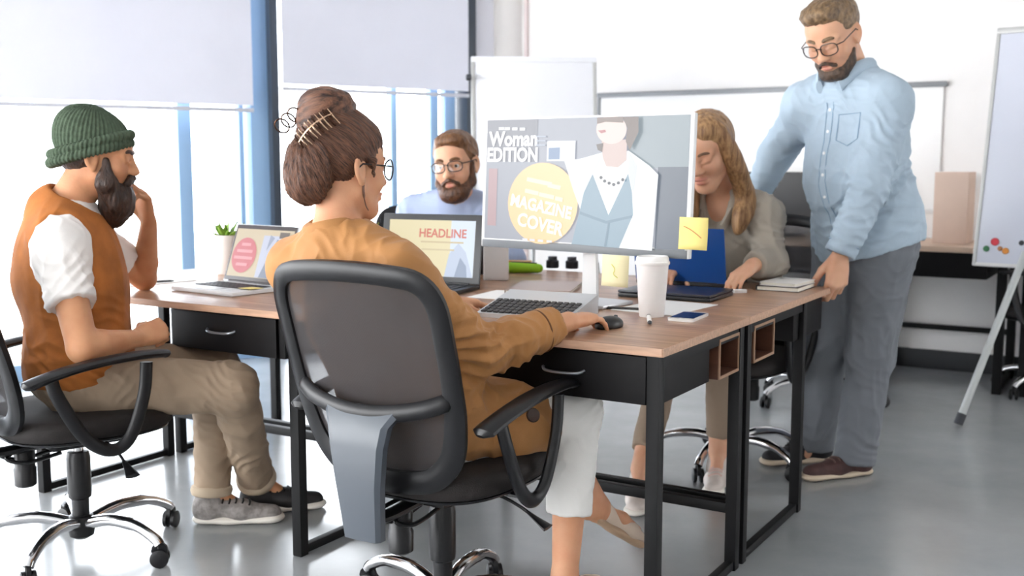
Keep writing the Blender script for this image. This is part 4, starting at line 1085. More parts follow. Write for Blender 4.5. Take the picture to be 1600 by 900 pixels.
    brows(H, b, base, HB, .006)
    SG = mat('grey_knit_sneaker', '8d8784', .7, var=.25, vscale=60, bump=.3, bscale=200); SB = mat('black_knit_sneaker', '201e20', .7, bump=.3, bscale=200); LC = mat('black_lace', '151515', .7)  # second shoe of the same pair: its shadow is painted in as black
    d = nrm(A(.97, .06, 0)); shoe(b, base, (al[0]-d[0]*.06, al[1]-d[1]*.06-.01, 0), d, SG, SOLE_W, LC, .3)
    d = nrm(A(.95, .25, 0)); shoe(b, base, (ar[0]-d[0]*.055, ar[1]-d[1]*.055, 0), d, SB, SOLE_W, LC, .29)
def beanie_mat():
    return mat('green_wool_knit', '4b5a48', .95, var=.2, vscale=90, bump=.4, bscale=220)
left_man()

# ---- man with glasses across the table by the window
def back_man():
    base = (-.25, 4.98, 0)
    J = dict(pelvis=A(-.27, 5.02, .565), neck=A(-.245, 4.78, 1.02), sr=A(-.43, 4.86, .965), sl=A(-.06, 4.76, .965), tf=A(-.1, -.95, -.2))
    H = Head((-.238, 4.66, 1.182), (-.28, -.95, -.1), (-.12, 0, 1), k=1.12)
    er, wr = A(-.5, 4.72, .78), A(-.37, 4.5, .79); el, wl_ = A(-.0, 4.62, .78), A(-.12, 4.46, .79)
    hr, hl = A(-.36, 4.98, .53), A(-.18, 4.96, .53); kr, kl = A(-.5, 4.56, .52), A(-.22, 4.52, .52); ar, al = A(-.62, 4.62, .1), A(-.24, 4.6, .1)
    sd = Sdf(); head_prims(sd, H); neck_prims(sd, H, J['neck'], .06, .066); torso(sd, J); arm(sd, J['sr'], er, wr); arm(sd, J['sl'], el, wl_); leg(sd, hr, kr, ar); leg(sd, hl, kl, al)
    for a_ in (ar, al): sd.chain([a_, a_+A(-.02, -.1, -.05), a_+A(-.03, -.17, -.065)], [.03, .024, .012], .02)
    hand(sd, wr, (.1, -.12, 0), (0, 0, -1), True, (.3, .4, .3)); hand(sd, wl_, (-.1, -.12, 0), (0, 0, -1), False, (.3, .4, .3))
    b = make_body('person', sd, base, SK3, 'bearded man with glasses and blue shirt seated facing the camera by the window', H, [(H.c-.16, H.c+.16, .0035), (wr-.1, wr+A(.14, .1, .06), .0035), (wl_-A(.16, .17, .06), wl_+.1, .0035)], .008)
    s = Sdf(); torso(s, J, .028)
    for sh, e, w in ((J['sr'], er, wr), (J['sl'], el, wl_)): s.cap(sh, e, .064, .052, .05); s.cap(e, lerp(e, w, .9), .052, .04, .02, cut=True)
    s.plane((0, 0, .53), (0, 0, -1)); s.cap(J['neck']-A(0, .0, .02), J['neck']+A(0, -.1, .2), .07, .07, .006, 'sub')
    SB = mat('lavender_blue_shirt', 'a9b7d6', .8, bump=.08, bscale=300, crease=.5, cscale=5)
    garment('shirt', s, SB, b, base, .006, .008, 10, A(.2, -.3, -.8), .35, 9, spots=[(J['sr'], .12, A(.6, 0, 1), .045, .012), (J['sl'], .12, A(-.6, 0, 1), .045, .012), (lerp(J['neck'], J['pelvis'], .35), .16, A(.4, 0, 1), .06, .01)])
    n = J['neck']; us = nrm(n-J['pelvis']); R = frame(J['tf'], us)
    for q in (-1, 1): fit_tube('collar', cat_pts([n-R[1]*.06+us*.03, n+R[0]*q*.07+us*.025, n+R[0]*q*.05+R[1]*.075-us*.03, n+R[0]*q*.03+R[1]*.1-us*.075], 4), .014, SB, b, base, 8, flat=(tuple(us), 1.6))
    s = Sdf(); s.ell(J['pelvis'], (.17, .14, .12), frame((-.1, -1, 0)), .04)
    for h_, k_, a_ in ((hr, kr, ar), (hl, kl, al)): s.cap(h_, k_, .098, .07, .04); s.cap(k_, lerp(k_, a_, .8), .07, .055, .03, cut=True)
    garment('trousers', s, mat('dark_navy_cotton', '2b3444', .85), b, base, .008, .005, 12, None)
    HR = hair_mat('red_brown_hair', '5a3a22', '8f6440', (70, 70, 22))
    s = Sdf(); H.ell(s, (0, -.018, .045), (.084, .102, .085), .02); H.ell(s, (-.01, .05, .095), (.06, .05, .03), .03); H.ell(s, (0, .118, -.02), (.085, .09, .105), .015, 'sub'); s.plane(H.L(0, 0, -.05), H.L(0, .2, -1)-H.c)
    for q in (-1, 1): H.ell(s, (q*.088, .004, -.015), (.024, .03, .04), .006, 'sub')
    garment('hair', s, HR, b, base, .004, .004, 50, H.L(0, .6, .5)-H.c, .2, 2)
    s = Sdf(); H.ell(s, (0, .07, -.105), (.045, .04, .036), .02)
    for q in (-1, 1): H.cap(s, (q*.071, .02, .0), (q*.06, .03, -.065), .009, .016, .02); H.cap(s, (q*.056, .035, -.07), (q*.03, .062, -.1), .018, .026, .03); H.cap(s, (q*.004, .107, -.05), (q*.03, .092, -.066), .007, .008, .008)
    H.ell(s, (0, .112, -.068), (.023, .018, .012), .004, 'sub')
    garment('beard', s, hair_mat('dark_red_brown_beard', '3f2618', '6e462c', (80, 80, 30)), b, base, .0035, .003, 90, None)
    eyes(H, b, base, 'brown_iris', .1); brows(H, b, base, HR, .006); glasses(H, b, base, MATS['black_spectacle_frame'], .027, .019, .7, .112, .0)
    for a_ in (ar, al): shoe(b, base, (a_[0]+.01, a_[1]+.05, 0), (-.15, -1), SHOE_W, SOLE_W, None)
back_man()

# ---- woman at the blue laptop
def back_woman():
    base = (.88, 4.3, 0)
    J = dict(pelvis=A(.88, 4.32, .565), neck=A(.812, 4.19, 1.055), sr=A(.665, 4.26, .985), sl=A(.945, 4.1, .99), tf=A(-.5, -.85, -.15))
    H = Head((.717, 4.03, 1.235), (-.5, -.78, -.42), (-.25, -.25, 1), k=1.12)
    el, wl_ = A(.95, 3.985, .82), A(.85, 3.83, .83); er, wr = A(.6, 4.12, .8), A(.59, 3.98, .8)
    hl, hr = A(.95, 4.27, .53), A(.8, 4.35, .53); kl, kr = A(.79, 4.0, .52), A(.6, 4.05, .52); al, ar = A(.77, 3.97, .115), A(.455, 3.75, .115)
    sd = Sdf(); head_prims(sd, H, True, closed=True); neck_prims(sd, H, J['neck'], .046, .056); torso(sd, J, 0, .92); arm(sd, J['sl'], el, wl_, m=.9); arm(sd, J['sr'], er, wr, m=.9)
    leg(sd, hr, kr, ar); leg(sd, hl, kl, al)
    for a_ in (al, ar): sd.chain([a_, a_+A(-.015, -.06, -.055), a_+A(-.03, -.12, -.08)], [.027, .022, .012], .02)
    hand(sd, wl_, (-.55, -.5, -.3), (0, .1, -1), False, (.4, .45, .3), .95, thumb=(.8, .4, .45)); hand(sd, wr, (-.3, -.8, -.05), (0, 0, -1), True, (.3, .4, .3), .95)
    b = make_body('person', sd, base, SK3, 'long haired blonde woman in grey blouse typing behind the wide monitor', H, [(H.c-.16, H.c+.16, .003), (wl_-A(.17, .17, .1), wl_+A(.06, .06, .06), .0028), (wr-.16, wr+.06, .0035)])
    BL = mat('grey_beige_blouse', 'aca396', .85, bump=.1, bscale=300, crease=.6, cscale=5)
    s = Sdf(); torso(s, J, .028, .95)
    for sh, e, w in ((J['sl'], el, wl_), (J['sr'], er, wr)): s.cap(sh, e, .068, .06, .05); s.cap(e, lerp(e, w, .86), .06, .046, .02, cut=True)
    s.plane((0, 0, .5), (0, 0, -1)); R = frame(J['tf']); n = J['neck']
    s.cap(n-A(0, 0, .02), n+A(0, 0, .2), .064, .06, .006, 'sub'); s.cap(n+R[1]*.06, n+R[1]*.13-A(0, 0, .13), .055, .012, .01, 'sub')
    garment('blouse', s, BL, b, base, .005, .010, 11, A(0, -.2, -1), .35, 12, spots=[(el, .1, A(0, -.4, 1), .035, .012), (lerp(J['sl'], el, .5), .12, A(.5, 0, 1), .05, .012), (J['sl'], .1, A(-.6, 0, 1), .04, .01), (lerp(J['neck'], J['pelvis'], .45)+A(-.05, -.1, 0), .16, A(.8, 0, .6), .05, .012)])
    for q in (-1, 1): fit_tube('collar', cat_pts([n-R[1]*.05+A(0, 0, .02), n+R[0]*q*.07+A(0, 0, .012), n+R[0]*q*.062+R[1]*.075-A(0, 0, .03), n+R[0]*q*.04+R[1]*.125-A(0, 0, .09)], 4), .013, BL, b, base, 8, flat=((0, 0, 1), 1.7))
    s = Sdf(); s.ell(J['pelvis'], (.165, .135, .12), frame((-.5, -.85, 0)), .04)
    for h_, k_, a_ in ((hl, kl, al), (hr, kr, ar)): s.cap(h_, k_, .09, .066, .04); s.cap(k_, lerp(k_, a_, .86), .064, .048, .03, cut=True)
    garment('trousers', s, mat('taupe_cotton', '94816f', .85), b, base, .007, .004, 12, None)
    HG = hair_mat('dark_blonde_hair', '7a5638', 'c49a6c', (75, 75, 9))
    s = Sdf(); H.ell(s, (0, -.018, .042), (.086, .104, .088), .02); H.ell(s, (0, .035, .085), (.068, .05, .04), .03)
    H.ell(s, (0, .14, -.03), (.064, .1, .13), .012, 'sub')
    for q in (-1, 1):
        e0 = [A(.868, 4.06, 1.06), A(.85, 4.03, .99), A(.835, 4.02, .94)] if q < 0 else [A(.672, 4.13, 1.05), A(.665, 4.11, .98), A(.66, 4.1, .94)]
        dn = cat_pts([H.L(q*.06, .02, .075), H.L(q*.078, .012, .01), H.L(q*.088, .0, -.07)]+e0, 4)
        s.chain([A(p) for p in dn], list(np.interp(np.linspace(0, 1, len(dn)), [0, .3, .75, 1], [.028, .034, .036, .014])), .02)
    s.cap(H.L(0, -.07, .0), n+A(.02, .06, .02), .07, .06, .04); s.cap(n+A(.02, .06, .02), n+A(.03, .05, -.08), .06, .04, .04)
    H.ell(s, (0, .11, -.05), (.056, .06, .1), .008, 'sub')
    strand_mesh('hair', s, HG, b, base, (.15, 0, 1), .004, .0025, 60, 8)
    brows(H, b, base, hair_mat('brow_brown', '5e4230', '7d5c42'), .0045)
    for a_ in (al, ar): 
        dv = A(-.25, -.97, 0) if a_ is al else A(-.2, -.98, 0)
        shoe(b, base, (a_[0]-dv[0]*.05, a_[1]-dv[1]*.05, 0), dv, SHOE_W, SOLE_W, mat('pink_lace', 'd9b9ae', .7), .265, 0, .9)
back_woman()

# ---- standing man in the light blue shirt
def standing_man():
    base = (1.3, 4.1, 0)
    J = dict(pelvis=A(1.338, 4.11, .93), neck=A(1.25, 4.08, 1.5), sl=A(1.335, 3.955, 1.405), sr=A(1.125, 4.2, 1.405), tf=A(-.82, -.55, .05))
    H = Head((1.157, 3.995, 1.648), (-.58, -.62, -.52), (-.45, -.35, 1), k=1.1)
    el, wl_ = A(1.262, 3.87, 1.1), A(1.168, 3.858, .872); er, wr = A(1.07, 4.4, 1.24), A(.99, 4.44, 1.06)
    hl, hr = A(1.385, 4.04, .88), A(1.28, 4.18, .88); kl, kr = A(1.355, 4.06, .47), A(1.225, 4.22, .47); al, ar = A(1.315, 4.06, .1), A(1.215, 4.25, .1)
    sd = Sdf(); head_prims(sd, H, False, 1.06, True); neck_prims(sd, H, J['neck'], .062, .072); torso(sd, J, 0, 1.12, .03); arm(sd, J['sl'], el, wl_, m=1.1); arm(sd, J['sr'], er, wr, m=1.1)
    leg(sd, hl, kl, al); leg(sd, hr, kr, ar)
    for a_ in (al, ar): sd.chain([a_, a_+A(-.05, -.03, -.055), a_+A(-.1, -.06, -.07)], [.03, .024, .012], .02)
    hand(sd, wl_, (-.12, -.1, -.95), (-.3, .9, -.1), False, (.55, .95, .7), 1.25, thumb=(.8, .4, .5), tb=.3)
    hand(sd, wr, (-.3, -.1, -.9), (-.5, -.8, 0), True, (.4, .4, .3), 1.05)
    b = make_body('person', sd, base, SK3, 'standing man in light blue shirt and grey trousers leaning on the desk corner', H, [(H.c-.16, H.c+.16, .003), (wl_-A(.1, .1, .19), wl_+A(.06, .08, .05), .0026), (wr-A(.1, .1, .19), wr+.06, .0035)])
    SH = mat('pale_blue_chambray', 'b0c2d1', .85, bump=.1, bscale=350, var=.05, vscale=6, crease=.75, cscale=4.5)
    s = Sdf(); torso(s, J, .03, 1.12, .035)
    for sh, e, w, t in ((J['sl'], el, wl_, 1.02), (J['sr'], er, wr, 1.0)): s.cap(sh, e, .08, .066, .06); s.cap(e, lerp(e, w, t), .066, .052, .02, cut=True)
    s.cap(J['pelvis']+A(0, 0, .08), J['pelvis']+A(.01, 0, -.08), .2, .205, .06, flat=[((-.82, -.55, 0), 1.3)])
    s.plane(A(1.34, 4.1, .865), (.3, .0, -1)); n = J['neck']; us = nrm(n-J['pelvis']); R = frame(J['tf'], us)
    s.cap(n-A(0, 0, .02), n+A(-.06, -.04, .2), .078, .075, .006, 'sub')
    sh = garment('shirt', s, SH, b, base, .005, .010, 8.5, A(-.3, -.2, -.7), .35, 14, spots=[(el, .12, A(-.2, 0, 1)+A(.6, 0, 0), .04, .015), (lerp(el, wl_, .6), .1, A(0, 0, 1), .035, .011), (lerp(J['sl'], el, .45), .12, A(.6, 0, 1), .055, .014), (J['sl']+A(-.06, 0, -.05), .12, A(1, 0, .7), .045, .013), (A(1.36, 3.98, 1.05), .2, A(.35, 0, 1), .06, .017), (A(1.24, 3.98, .98), .18, A(-.4, 0, 1), .055, .015), (er, .12, A(.4, 0, 1), .045, .012), (A(1.2, 4.0, 1.3), .15, A(.8, 0, .6), .06, .01)])
    # button placket, buttons and chest pocket
    from mathutils.bvhtree import BVHTree
    bv = BVHTree.FromPolygons([q.co for q in sh.data.vertices], [tuple(q.vertices) for q in sh.data.polygons])
    def skinpt(p, dr):
        r_ = bv.ray_cast(Vector(A(p)+nrm(dr)*.5-A(base)), Vector(-nrm(dr)), .6)
        return None if r_[0] is None else A(*r_[0])+A(base)
    sm_ = mat('pale_blue_seam', '93abc2', .8)
    for off in (-.014, .014):
        pts = [q for q in (skinpt(lerp(n, J['pelvis']-us*.04, t)+R[0]*off, R[1]) for t in np.linspace(.16, .95, 26)) if q is not None]
        fit_tube('placket_seam', pts, .0022, sm_, sh, base, 6)
    for t in (.22, .36, .5, .64, .78):
        q = skinpt(lerp(n, J['pelvis'], t), R[1])
        if q is None: continue
        bm = bmesh.new(); lathe(bm, [(.006, -.001), (.0062, .0015), (.004, .0022)], 12); o = obj('button', bm, mat('white_button', 'eef0f2', .3), sh); o.location = tuple(q-A(base)); o.rotation_euler = Vector(R[1]).to_track_quat('Z', 'Y').to_euler()
    pts = []
    for dx, dz in ((.04, .0), (.085, -.022), (.13, .0), (.13, .095), (.04, .095), (.04, .0)):
        q = skinpt(lerp(n, J['pelvis'], .42)-R[0]*dx+us*dz, R[1])
        if q is not None: pts.append(q)
    if len(pts) > 3: fit_tube('chest_pocket', pts, .0022, sm_, sh, base, 6)
    for q in (-1, 1): fit_tube('collar', cat_pts([n-R[1]*.078+us*.035, n-R[1]*.04+R[0]*q*.078+us*.036, n+R[0]*q*.088+R[1]*.02+us*.03, n+R[0]*q*.07+R[1]*.085+us*.0, n+R[0]*q*.045+R[1]*.125-us*.04], 5), .012, SH, b, base, 8, flat=(tuple(us), 2.6))
    e, w = el, wl_; c = lerp(e, w, .86); M = frame(nrm(w-e), (1, 0, 0))
    fit_tube('cuff_seam', [c+M[0]*.056*math.cos(a)+M[2]*.056*math.sin(a) for a in np.linspace(0, 2*math.pi, 26)[:-1]], .0025, mat('pale_blue_seam', '93abc2', .8), sh, base, 6, True)
    s = Sdf(); s.ell(J['pelvis']+A(0, 0, -.03), (.185, .15, .15), frame((-.82, -.55, 0)), .05)
    for h_, k_, a_ in ((hl, kl, al), (hr, kr, ar)): s.cap(h_, k_, .115, .085, .05); s.chain([k_, lerp(k_, a_, .45), lerp(k_, a_, 1.12)], [.084, .08, .074], .03, cut=True)
    PG = mat('grey_blue_chino', '74787f', .85, bump=.1, bscale=350, var=.05, vscale=6, crease=.6, cscale=4)
    garment('trousers', s, PG, b, base, .0055, .008, 10, A(.1, .1, -1), .5, 16, spots=[(kl, .14, A(.6, 0, 1), .07, .011), (kr, .14, A(-.6, 0, 1), .07, .011), (lerp(kl, al, .85), .1, A(.5, 0, 1), .06, .009), (lerp(kr, ar, .85), .1, A(-.5, 0, 1), .06, .009), (hl+A(0, -.05, -.05), .15, A(.7, 0, 1), .05, .012)])
    bm = bmesh.new()
    HS = hair_mat('short_brown_hair', '5f4a36', '9a7d5c', (70, 70, 40))
    s = Sdf(); H.ell(s, (0, -.018, .045), (.081, .099, .084), .02); H.ell(s, (0, .045, .1), (.062, .055, .032), .03); H.ell(s, (0, .122, -.02), (.09, .085, .1), .015, 'sub'); s.plane(H.L(0, 0, -.045), H.L(0, .25, -1)-H.c)
    for q in (-1, 1): H.ell(s, (q*.088, .004, -.015), (.026, .03, .04), .006, 'sub')
    garment('hair', s, HS, b, base, .0038, .005, 45, H.L(.2, .8, .3)-H.c, .2, 4)
    s = Sdf(); H.ell(s, (0, .068, -.102), (.04, .035, .024), .02)
    for q in (-1, 1): H.cap(s, (q*.064, .024, -.05), (q*.05, .04, -.082), .008, .014, .02); H.cap(s, (q*.05, .04, -.08), (q*.025, .062, -.104), .014, .022, .03); H.cap(s, (q*.004, .107, -.05), (q*.028, .093, -.066), .006, .007, .008)
    H.ell(s, (0, .112, -.067), (.022, .018, .011), .004, 'sub')
    garment('beard', s, hair_mat('dark_beard', '33251c', '5e4735', (90, 90, 40)), b, base, .0033, .0025, 100, None)
    brows(H, b, base, HS, .006); glasses(H, b, base, mat('dark_tortoise_frame', '2a1c14', .3), .027, .02, .75, .113, -.002)
    MR = mat('maroon_suede_sneaker', '4a3230', .75, var=.15, vscale=30, bump=.2, bscale=200)
    CS = mat('cream_rubber_sole', 'd8c6ae', .6)
    d = nrm(A(-.93, -.35, 0)); shoe(b, base, (al[0]-d[0]*.07, al[1]-d[1]*.07, 0), d, MR, CS, mat('brown_lace', '6e5650', .7), .31)
    d = nrm(A(-.95, -.25, 0)); shoe(b, base, (ar[0]-d[0]*.07, ar[1]-d[1]*.07, 0), d, mat('black_suede_sneaker', '242226', .75), CS, MATS['black_lace'], .31)
standing_man()
# ------------------------------------------------------------------ things on the desks
def flatmat(name, c, e=.92):
    """printed or backlit colour on a screen"""
    if name in MATS: return MATS[name]
    m = D.materials.new(name); MATS[name] = m; m.use_nodes = True; b = m.node_tree.nodes['Principled BSDF']
    b.inputs['Base Color'].default_value = (.02, .02, .02, 1); b.inputs['Roughness'].default_value = .35
    b.inputs['Emission Color'].default_value = lin(c); b.inputs['Emission Strength'].default_value = e
    return m
class Panel:
    """flat artwork on a screen; u right, v up, metres from the screen centre; screen faces local -Y"""
    def __init__(s, par): s.par = par; s.n = 0
    def poly(s, name, pts, c, e=.92):
        s.n += 1; bm = bmesh.new(); y = -.0004*s.n
        bm.faces.new([bm.verts.new((p[0], y, p[1])) for p in pts]); return obj(name, bm, flatmat(name+'_'+c, c, e), s.par, sm=False)
    def rect(s, name, cx, cz, w, h, c, e=.92, r=0):
        return s.poly(name, rrect(w, h, min(r, w/2.01, h/2.01), 4, cx, cz) if r else [(cx-w/2, cz-h/2), (cx+w/2, cz-h/2), (cx+w/2, cz+h/2), (cx-w/2, cz+h/2)], c, e)
    def disc(s, name, cx, cz, rx, rz, c, e=.92): return s.poly(name, [(cx+rx*math.cos(a), cz+rz*math.sin(a)) for a in np.linspace(0, 2*math.pi, 41)[:-1]], c, e)
    def text(s, txt, cx, cz, h, c, xs=1.0, bold=.0, rot=0.0, shear=0.0):
        s.n += 1; me = text_mesh(txt, h/.7, xs, bold, shear=shear, depth=.0001); o = link('lettering', me, s.par); me.materials.append(flatmat('lettering_'+c, c, 1.0))
        o.matrix_local = Matrix.Translation((cx, -.0004*s.n, cz)) @ Matrix.Rotation(rot, 4, 'Y') @ Matrix.Rotation(math.pi/2, 4, 'X'); return o
def at(o, xy, z, ax): o.location = (xy[0], xy[1], z); o.rotation_euler = (0, 0, math.atan2(ax[1], ax[0])); return o

# wide monitor
WPL = mat('white_monitor_plastic', 'e8e8e8', .4); DGR = mat('dark_grey_bezel', '6b7075', .35)
mon = empty('monitor', (.215, 3.37, .7505), 'wide monitor with a magazine cover layout on the front desk', 'monitor', math.atan2(-.62, .786))
MW, MH = .776, .42; MT = math.radians(-3)
bm = bmesh.new(); bx(bm, (0, 0, 0), (MW, .02, MH), None, .006); pan = obj('screen_panel', bm, WPL, mon); pan.location = (0, 0, .375); pan.rotation_euler = (MT, 0, 0)
bm = bmesh.new(); bx(bm, (0, .018, -.02), (.5, .03, .26), None, .012); obj('back_cover', bm, WPL, pan)
bm = bmesh.new(); bx(bm, (0, -.0105, -MH/2+.0125), (MW-.012, .004, .025), None, .0015); obj('bottom_bezel', bm, DGR, pan)
bm = bmesh.new(); prism(bm, [(-.028, 0), (.028, 0), (.02, .3), (-.02, .3)], .014); nk = obj('neck', bm, WPL, mon, sm=False); nk.location = (0, .045, .012)
bm = bmesh.new(); bx(bm, (0, 0, 0), (.24, .17, .012), None, .005); ft = obj('foot', bm, mat('satin_silver', 'c4c5c8', .3, metal=.6), mon); ft.location = (0, .03, .006)
scr = D.objects.new('screen', D.meshes.new('screen')); C.objects.link(scr); scr.parent = pan; scr.location = (0, -.0106, .011)
SW, SH = .752, .385
bm = bmesh.new(); bx(bm, (0, .0006, 0), (SW, .001, SH)); bm.to_mesh(scr.data); bm.free(); scr.data.materials.append(flatmat('screen_grey', 'a7abb6', .9))
p = Panel(scr)
def cx_(x, y):      # layout sketch units -> metres
    return ((x-80)/1085*SW-SW/2, SH/2-(y-(105-55*(x-80)/1085))/(675+28*(x-80)/1085)*SH)
def pl(name, pts, c, e=.92): return p.poly(name, [cx_(*q) for q in pts], c, e)
pl('backdrop_band', [(870, 66), (1164, 52), (1164, 330), (870, 340)], '98a4ab')
pl('backdrop_band', [(1020, 330), (1164, 322), (1164, 778), (1020, 775)], '69727f')
pl('backdrop_band', [(82, 106), (380, 92), (380, 330), (82, 340)], '8d8f98')
pl('side_strip', [(100, 380), (152, 378), (152, 705), (100, 705)], 'bb9da1')
for x in (155, 190, 235, 280): p.rect('caption_strip', *cx_(x+14, 150), .022, .009, 'f0f0f2')
p.text('Woman', *cx_(243, 210), .045, 'fbfbfc', .93, .0022)
p.text('EDITION', *cx_(239, 300), .043, 'fbfbfc', .86, .0022)
pl('thumbnail', [(440, 212), (596, 205), (596, 318), (440, 324)], 'e2e6f0'); pl('thumbnail_photo', [(450, 250), (512, 245), (512, 310), (450, 314)], '8499b8')
for k in range(3): pl('caption_strip', [(376, 185+24*k), (432, 183+24*k), (432, 191+24*k), (376, 193+24*k)], 'b4bccb')
p.disc('orange_badge', *cx_(424, 560), .137, .128, 'f7cf9c', .98)
ROT = math.radians(9)
for (x, y, w) in ((405, 440, .1), (490, 462, .05), (365, 500, .055), (450, 516, .06), (520, 530, .03)):
    o = p.rect('faint_strip', 0, 0, w, .013, 'fbe3c8', .98); a = cx_(x, y); o.location = (a[0], 0, a[1]); o.rotation_euler = (0, ROT, 0)
p.text('MAGAZINE', *cx_(418, 580), .036, 'fffaf2', .94, .0018, ROT); p.text('COVER', *cx_(418, 680), .04, 'fffaf2', .98, .0018, ROT)
pl('blazer', [(752, 262), (640, 300), (545, 322), (600, 480), (640, 580), (600, 773), (1015, 774), (1030, 370), (985, 325), (880, 250)], 'eef1f4', .96)
pl('blouse', [(700, 372), (745, 335), (830, 330), (884, 362), (790, 600)], 'f7f6f6', 1.0)
pl('dress', [(700, 385), (655, 490), (638, 590), (600, 773), (850, 774), (915, 590), (905, 470), (882, 372), (790, 600)], '8ba4b4')
pl('dress_fold', [(640, 590), (780, 632), (912, 592), (912, 606), (780, 648), (638, 606)], '7690a2'); pl('dress_fold', [(790, 640), (800, 640), (786, 772), (774, 772)], '6f899b')
pl('lapel', [(752, 262), (700, 385), (655, 490), (690, 330)], 'd9dde3'); pl('lapel', [(880, 250), (884, 362), (912, 480), (925, 330)], 'd5dae0')
pl('neck', [(742, 200), (872, 190), (872, 300), (830, 342), (770, 338), (750, 290)], 'd2bcb6')
p.poly('face', [cx_(790+78*math.cos(a), max(70, 140+78*math.sin(a))) for a in np.linspace(0, 2*math.pi, 33)[:-1]], 'e8d3cd')
pl('hair_strands', [(845, 72), (925, 68), (928, 150), (888, 248), (866, 200), (872, 130)], '7d706b'); pl('hair_strands', [(716, 222), (752, 214), (748, 262), (724, 252)], '6e6663'); pl('hair_strands', [(715, 78), (850, 70), (850, 102), (760, 100), (716, 112)], '8a7b75')
pl('lips', [(722, 148), (760, 142), (764, 154), (740, 162)], 'b9787c')
for x, y in ((748, 400), (768, 418), (792, 428), (816, 434), (840, 424), (862, 406)): p.disc('necklace_bead', *cx_(x, y), .0058, .005, '4d535c')
for x in (330, 372, 420, 470): pl('caption_strip', [(x, 762), (x+30, 762), (x+30, 774), (x, 774)], 'dfe2ea')

# sticky notes
def sticky(loc, ax, sz, col, label, tiltx=0.0, curl=.006):
    bm = bmesh.new(); n = 6; G = []
    for j in range(n+1):
        t = j/n; G.append([bm.verts.new(((i/2-.5)*sz, -curl*(1-t)**2, (t-.5)*sz)) for i in range(3)])
    for j in range(n):
        for i in range(2): bm.faces.new((G[j][i], G[j][i+1], G[j+1][i+1], G[j+1][i]))
    o = obj('sticky_note', bm, mat('paper_'+col, col, .8), angle=80)
    md = o.modifiers.new('thickness', 'SOLIDIFY'); md.thickness = .0006
    o.location = loc; o.rotation_euler = (tiltx, 0, math.atan2(ax[1], ax[0])); return setp(o, label, 'sticky note', 'sticky notes on the monitor')
def note_scrawl(o, pts, c):
    bm = bmesh.new(); tube(bm, cat_pts(pts, 4), .0012, 6, flat=((0, 1, 0), .3)); obj('scribble', bm, mat('ink_'+c, c, .7), o)
n1 = sticky((.517, 3.095, .992), (.786, -.62), .092, 'f3e08c', 'yellow sticky note on the right edge of the wide monitor'); note_scrawl(n1, [(-.03, -.004, .02), (-.01, -.004, .012), (.01, -.004, 0), (.028, -.006, -.012)], 'c97a4a')
n2 = sticky((.312, 3.265, .868), (.786, -.62), .095, 'f6ecc0', 'pale sticky note hanging below the wide monitor beside the coffee cup'); note_scrawl(n2, [(-.012, -.004, .02), (.0, -.004, .005), (-.004, -.005, -.01), (.012, -.006, -.02)], 'd5d04a')

# laptops
def laptop(loc, ax, w, d, lidh, ang, label, shell, deck, bez, name='laptop'):
    """origin = base centre; user on local -Y; lid hinged at +Y"""
    e = empty(name, (loc[0], loc[1], .7505), label, 'laptop', math.atan2(ax[1], ax[0]))
    bm = bmesh.new(); bx(bm, (0, 0, .008), (w, d, .014), None, .004); base = obj('keyboard_base', bm, deck, e)
    bm = bmesh.new(); bx(bm, (0, .02, .0153), (w*.86, d*.44, .0008)); kb = obj('key_well', bm, mat('key_well_black', '232327', .5), base, sm=False)
    bm = bmesh.new(); bx(bm, (0, -d*.3, .0153), (w*.32, d*.28, .0006)); obj('touchpad', bm, mat('touchpad_grey', 'b9babd', .4), base, sm=False)
    bm = bmesh.new()
    for r_ in range(5):
        for k in range(13): bx(bm, (-w*.4+w*.8*k/12, .02-d*.18+d*.36*r_/4, .0165), (w*.054, d*.068, .002))
    setp(obj('keys', bm, mat('key_cap_black', '2c2c30', .5), base, sm=False), kind='stuff')
    lid = D.objects.new('lid', D.meshes.new('lid')); C.objects.link(lid); lid.parent = e; lid.location = (0, d/2-.006, .016); lid.rotation_euler = (-ang, 0, 0)
    bm = bmesh.new(); bx(bm, (0, .004, lidh/2), (w, .007, lidh), None, .003); bm.to_mesh(lid.data); bm.free(); lid.data.materials.append(shell); smooth(lid.data)
    bm = bmesh.new(); bx(bm, (0, 0, lidh/2), (w-.006, .002, lidh-.006), None, .0008); bz = obj('screen_bezel', bm, bez, lid)
    bm = bmesh.new(); tube(bm, [(-w*.4, d/2-.004, .016), (w*.4, d/2-.004, .016)], .006, 10); obj('hinge', bm, bez, e)
    return e, lid
SIL = mat('silver_aluminium', 'd5d7da', .3, metal=.35); BLKP = mat('black_bezel_plastic', '1a1b1f', .35); DBR = mat('brown_black_bezel', '33292a', .35); PALED = mat('pale_silver_deck', 'e4e5e7', .4)
e, lid = laptop((-.985, 3.75), (.8, -.6), .33, .23, .215, math.radians(20), 'silver laptop with a pink disc on its screen on the left desk', SIL, PALED, DBR)
s_ = D.objects.new('screen', D.meshes.new('screen')); C.objects.link(s_); s_.parent = lid; s_.location = (0, -.0014, .108); bm = bmesh.new(); bx(bm, (0, .0003, 0), (.305, .0006, .178)); bm.to_mesh(s_.data); bm.free(); s_.data.materials.append(flatmat('screen_sand', 'd3c1a0', .85))
p = Panel(s_); p.rect('picture_panel', .075, -.01, .15, .155, 'c6cbe0', .85); p.poly('picture_figure', [(.02, -.088), (.05, .0), (.075, .055), (.105, .05), (.1, 0), (.115, -.088)], '7f8ba3', .8); p.poly('picture_figure', [(.03, .01), (.06, .06), (.035, .07)], '9aa3bd', .8)
p.disc('pink_badge', -.082, -.01, .064, .066, 'd2606a', .85)
for z, w in ((.03, .05), (.005, .085), (-.02, .1), (-.045, .06)): p.rect('badge_strip', -.082, z, w, .011, 'e79aa0', .9)
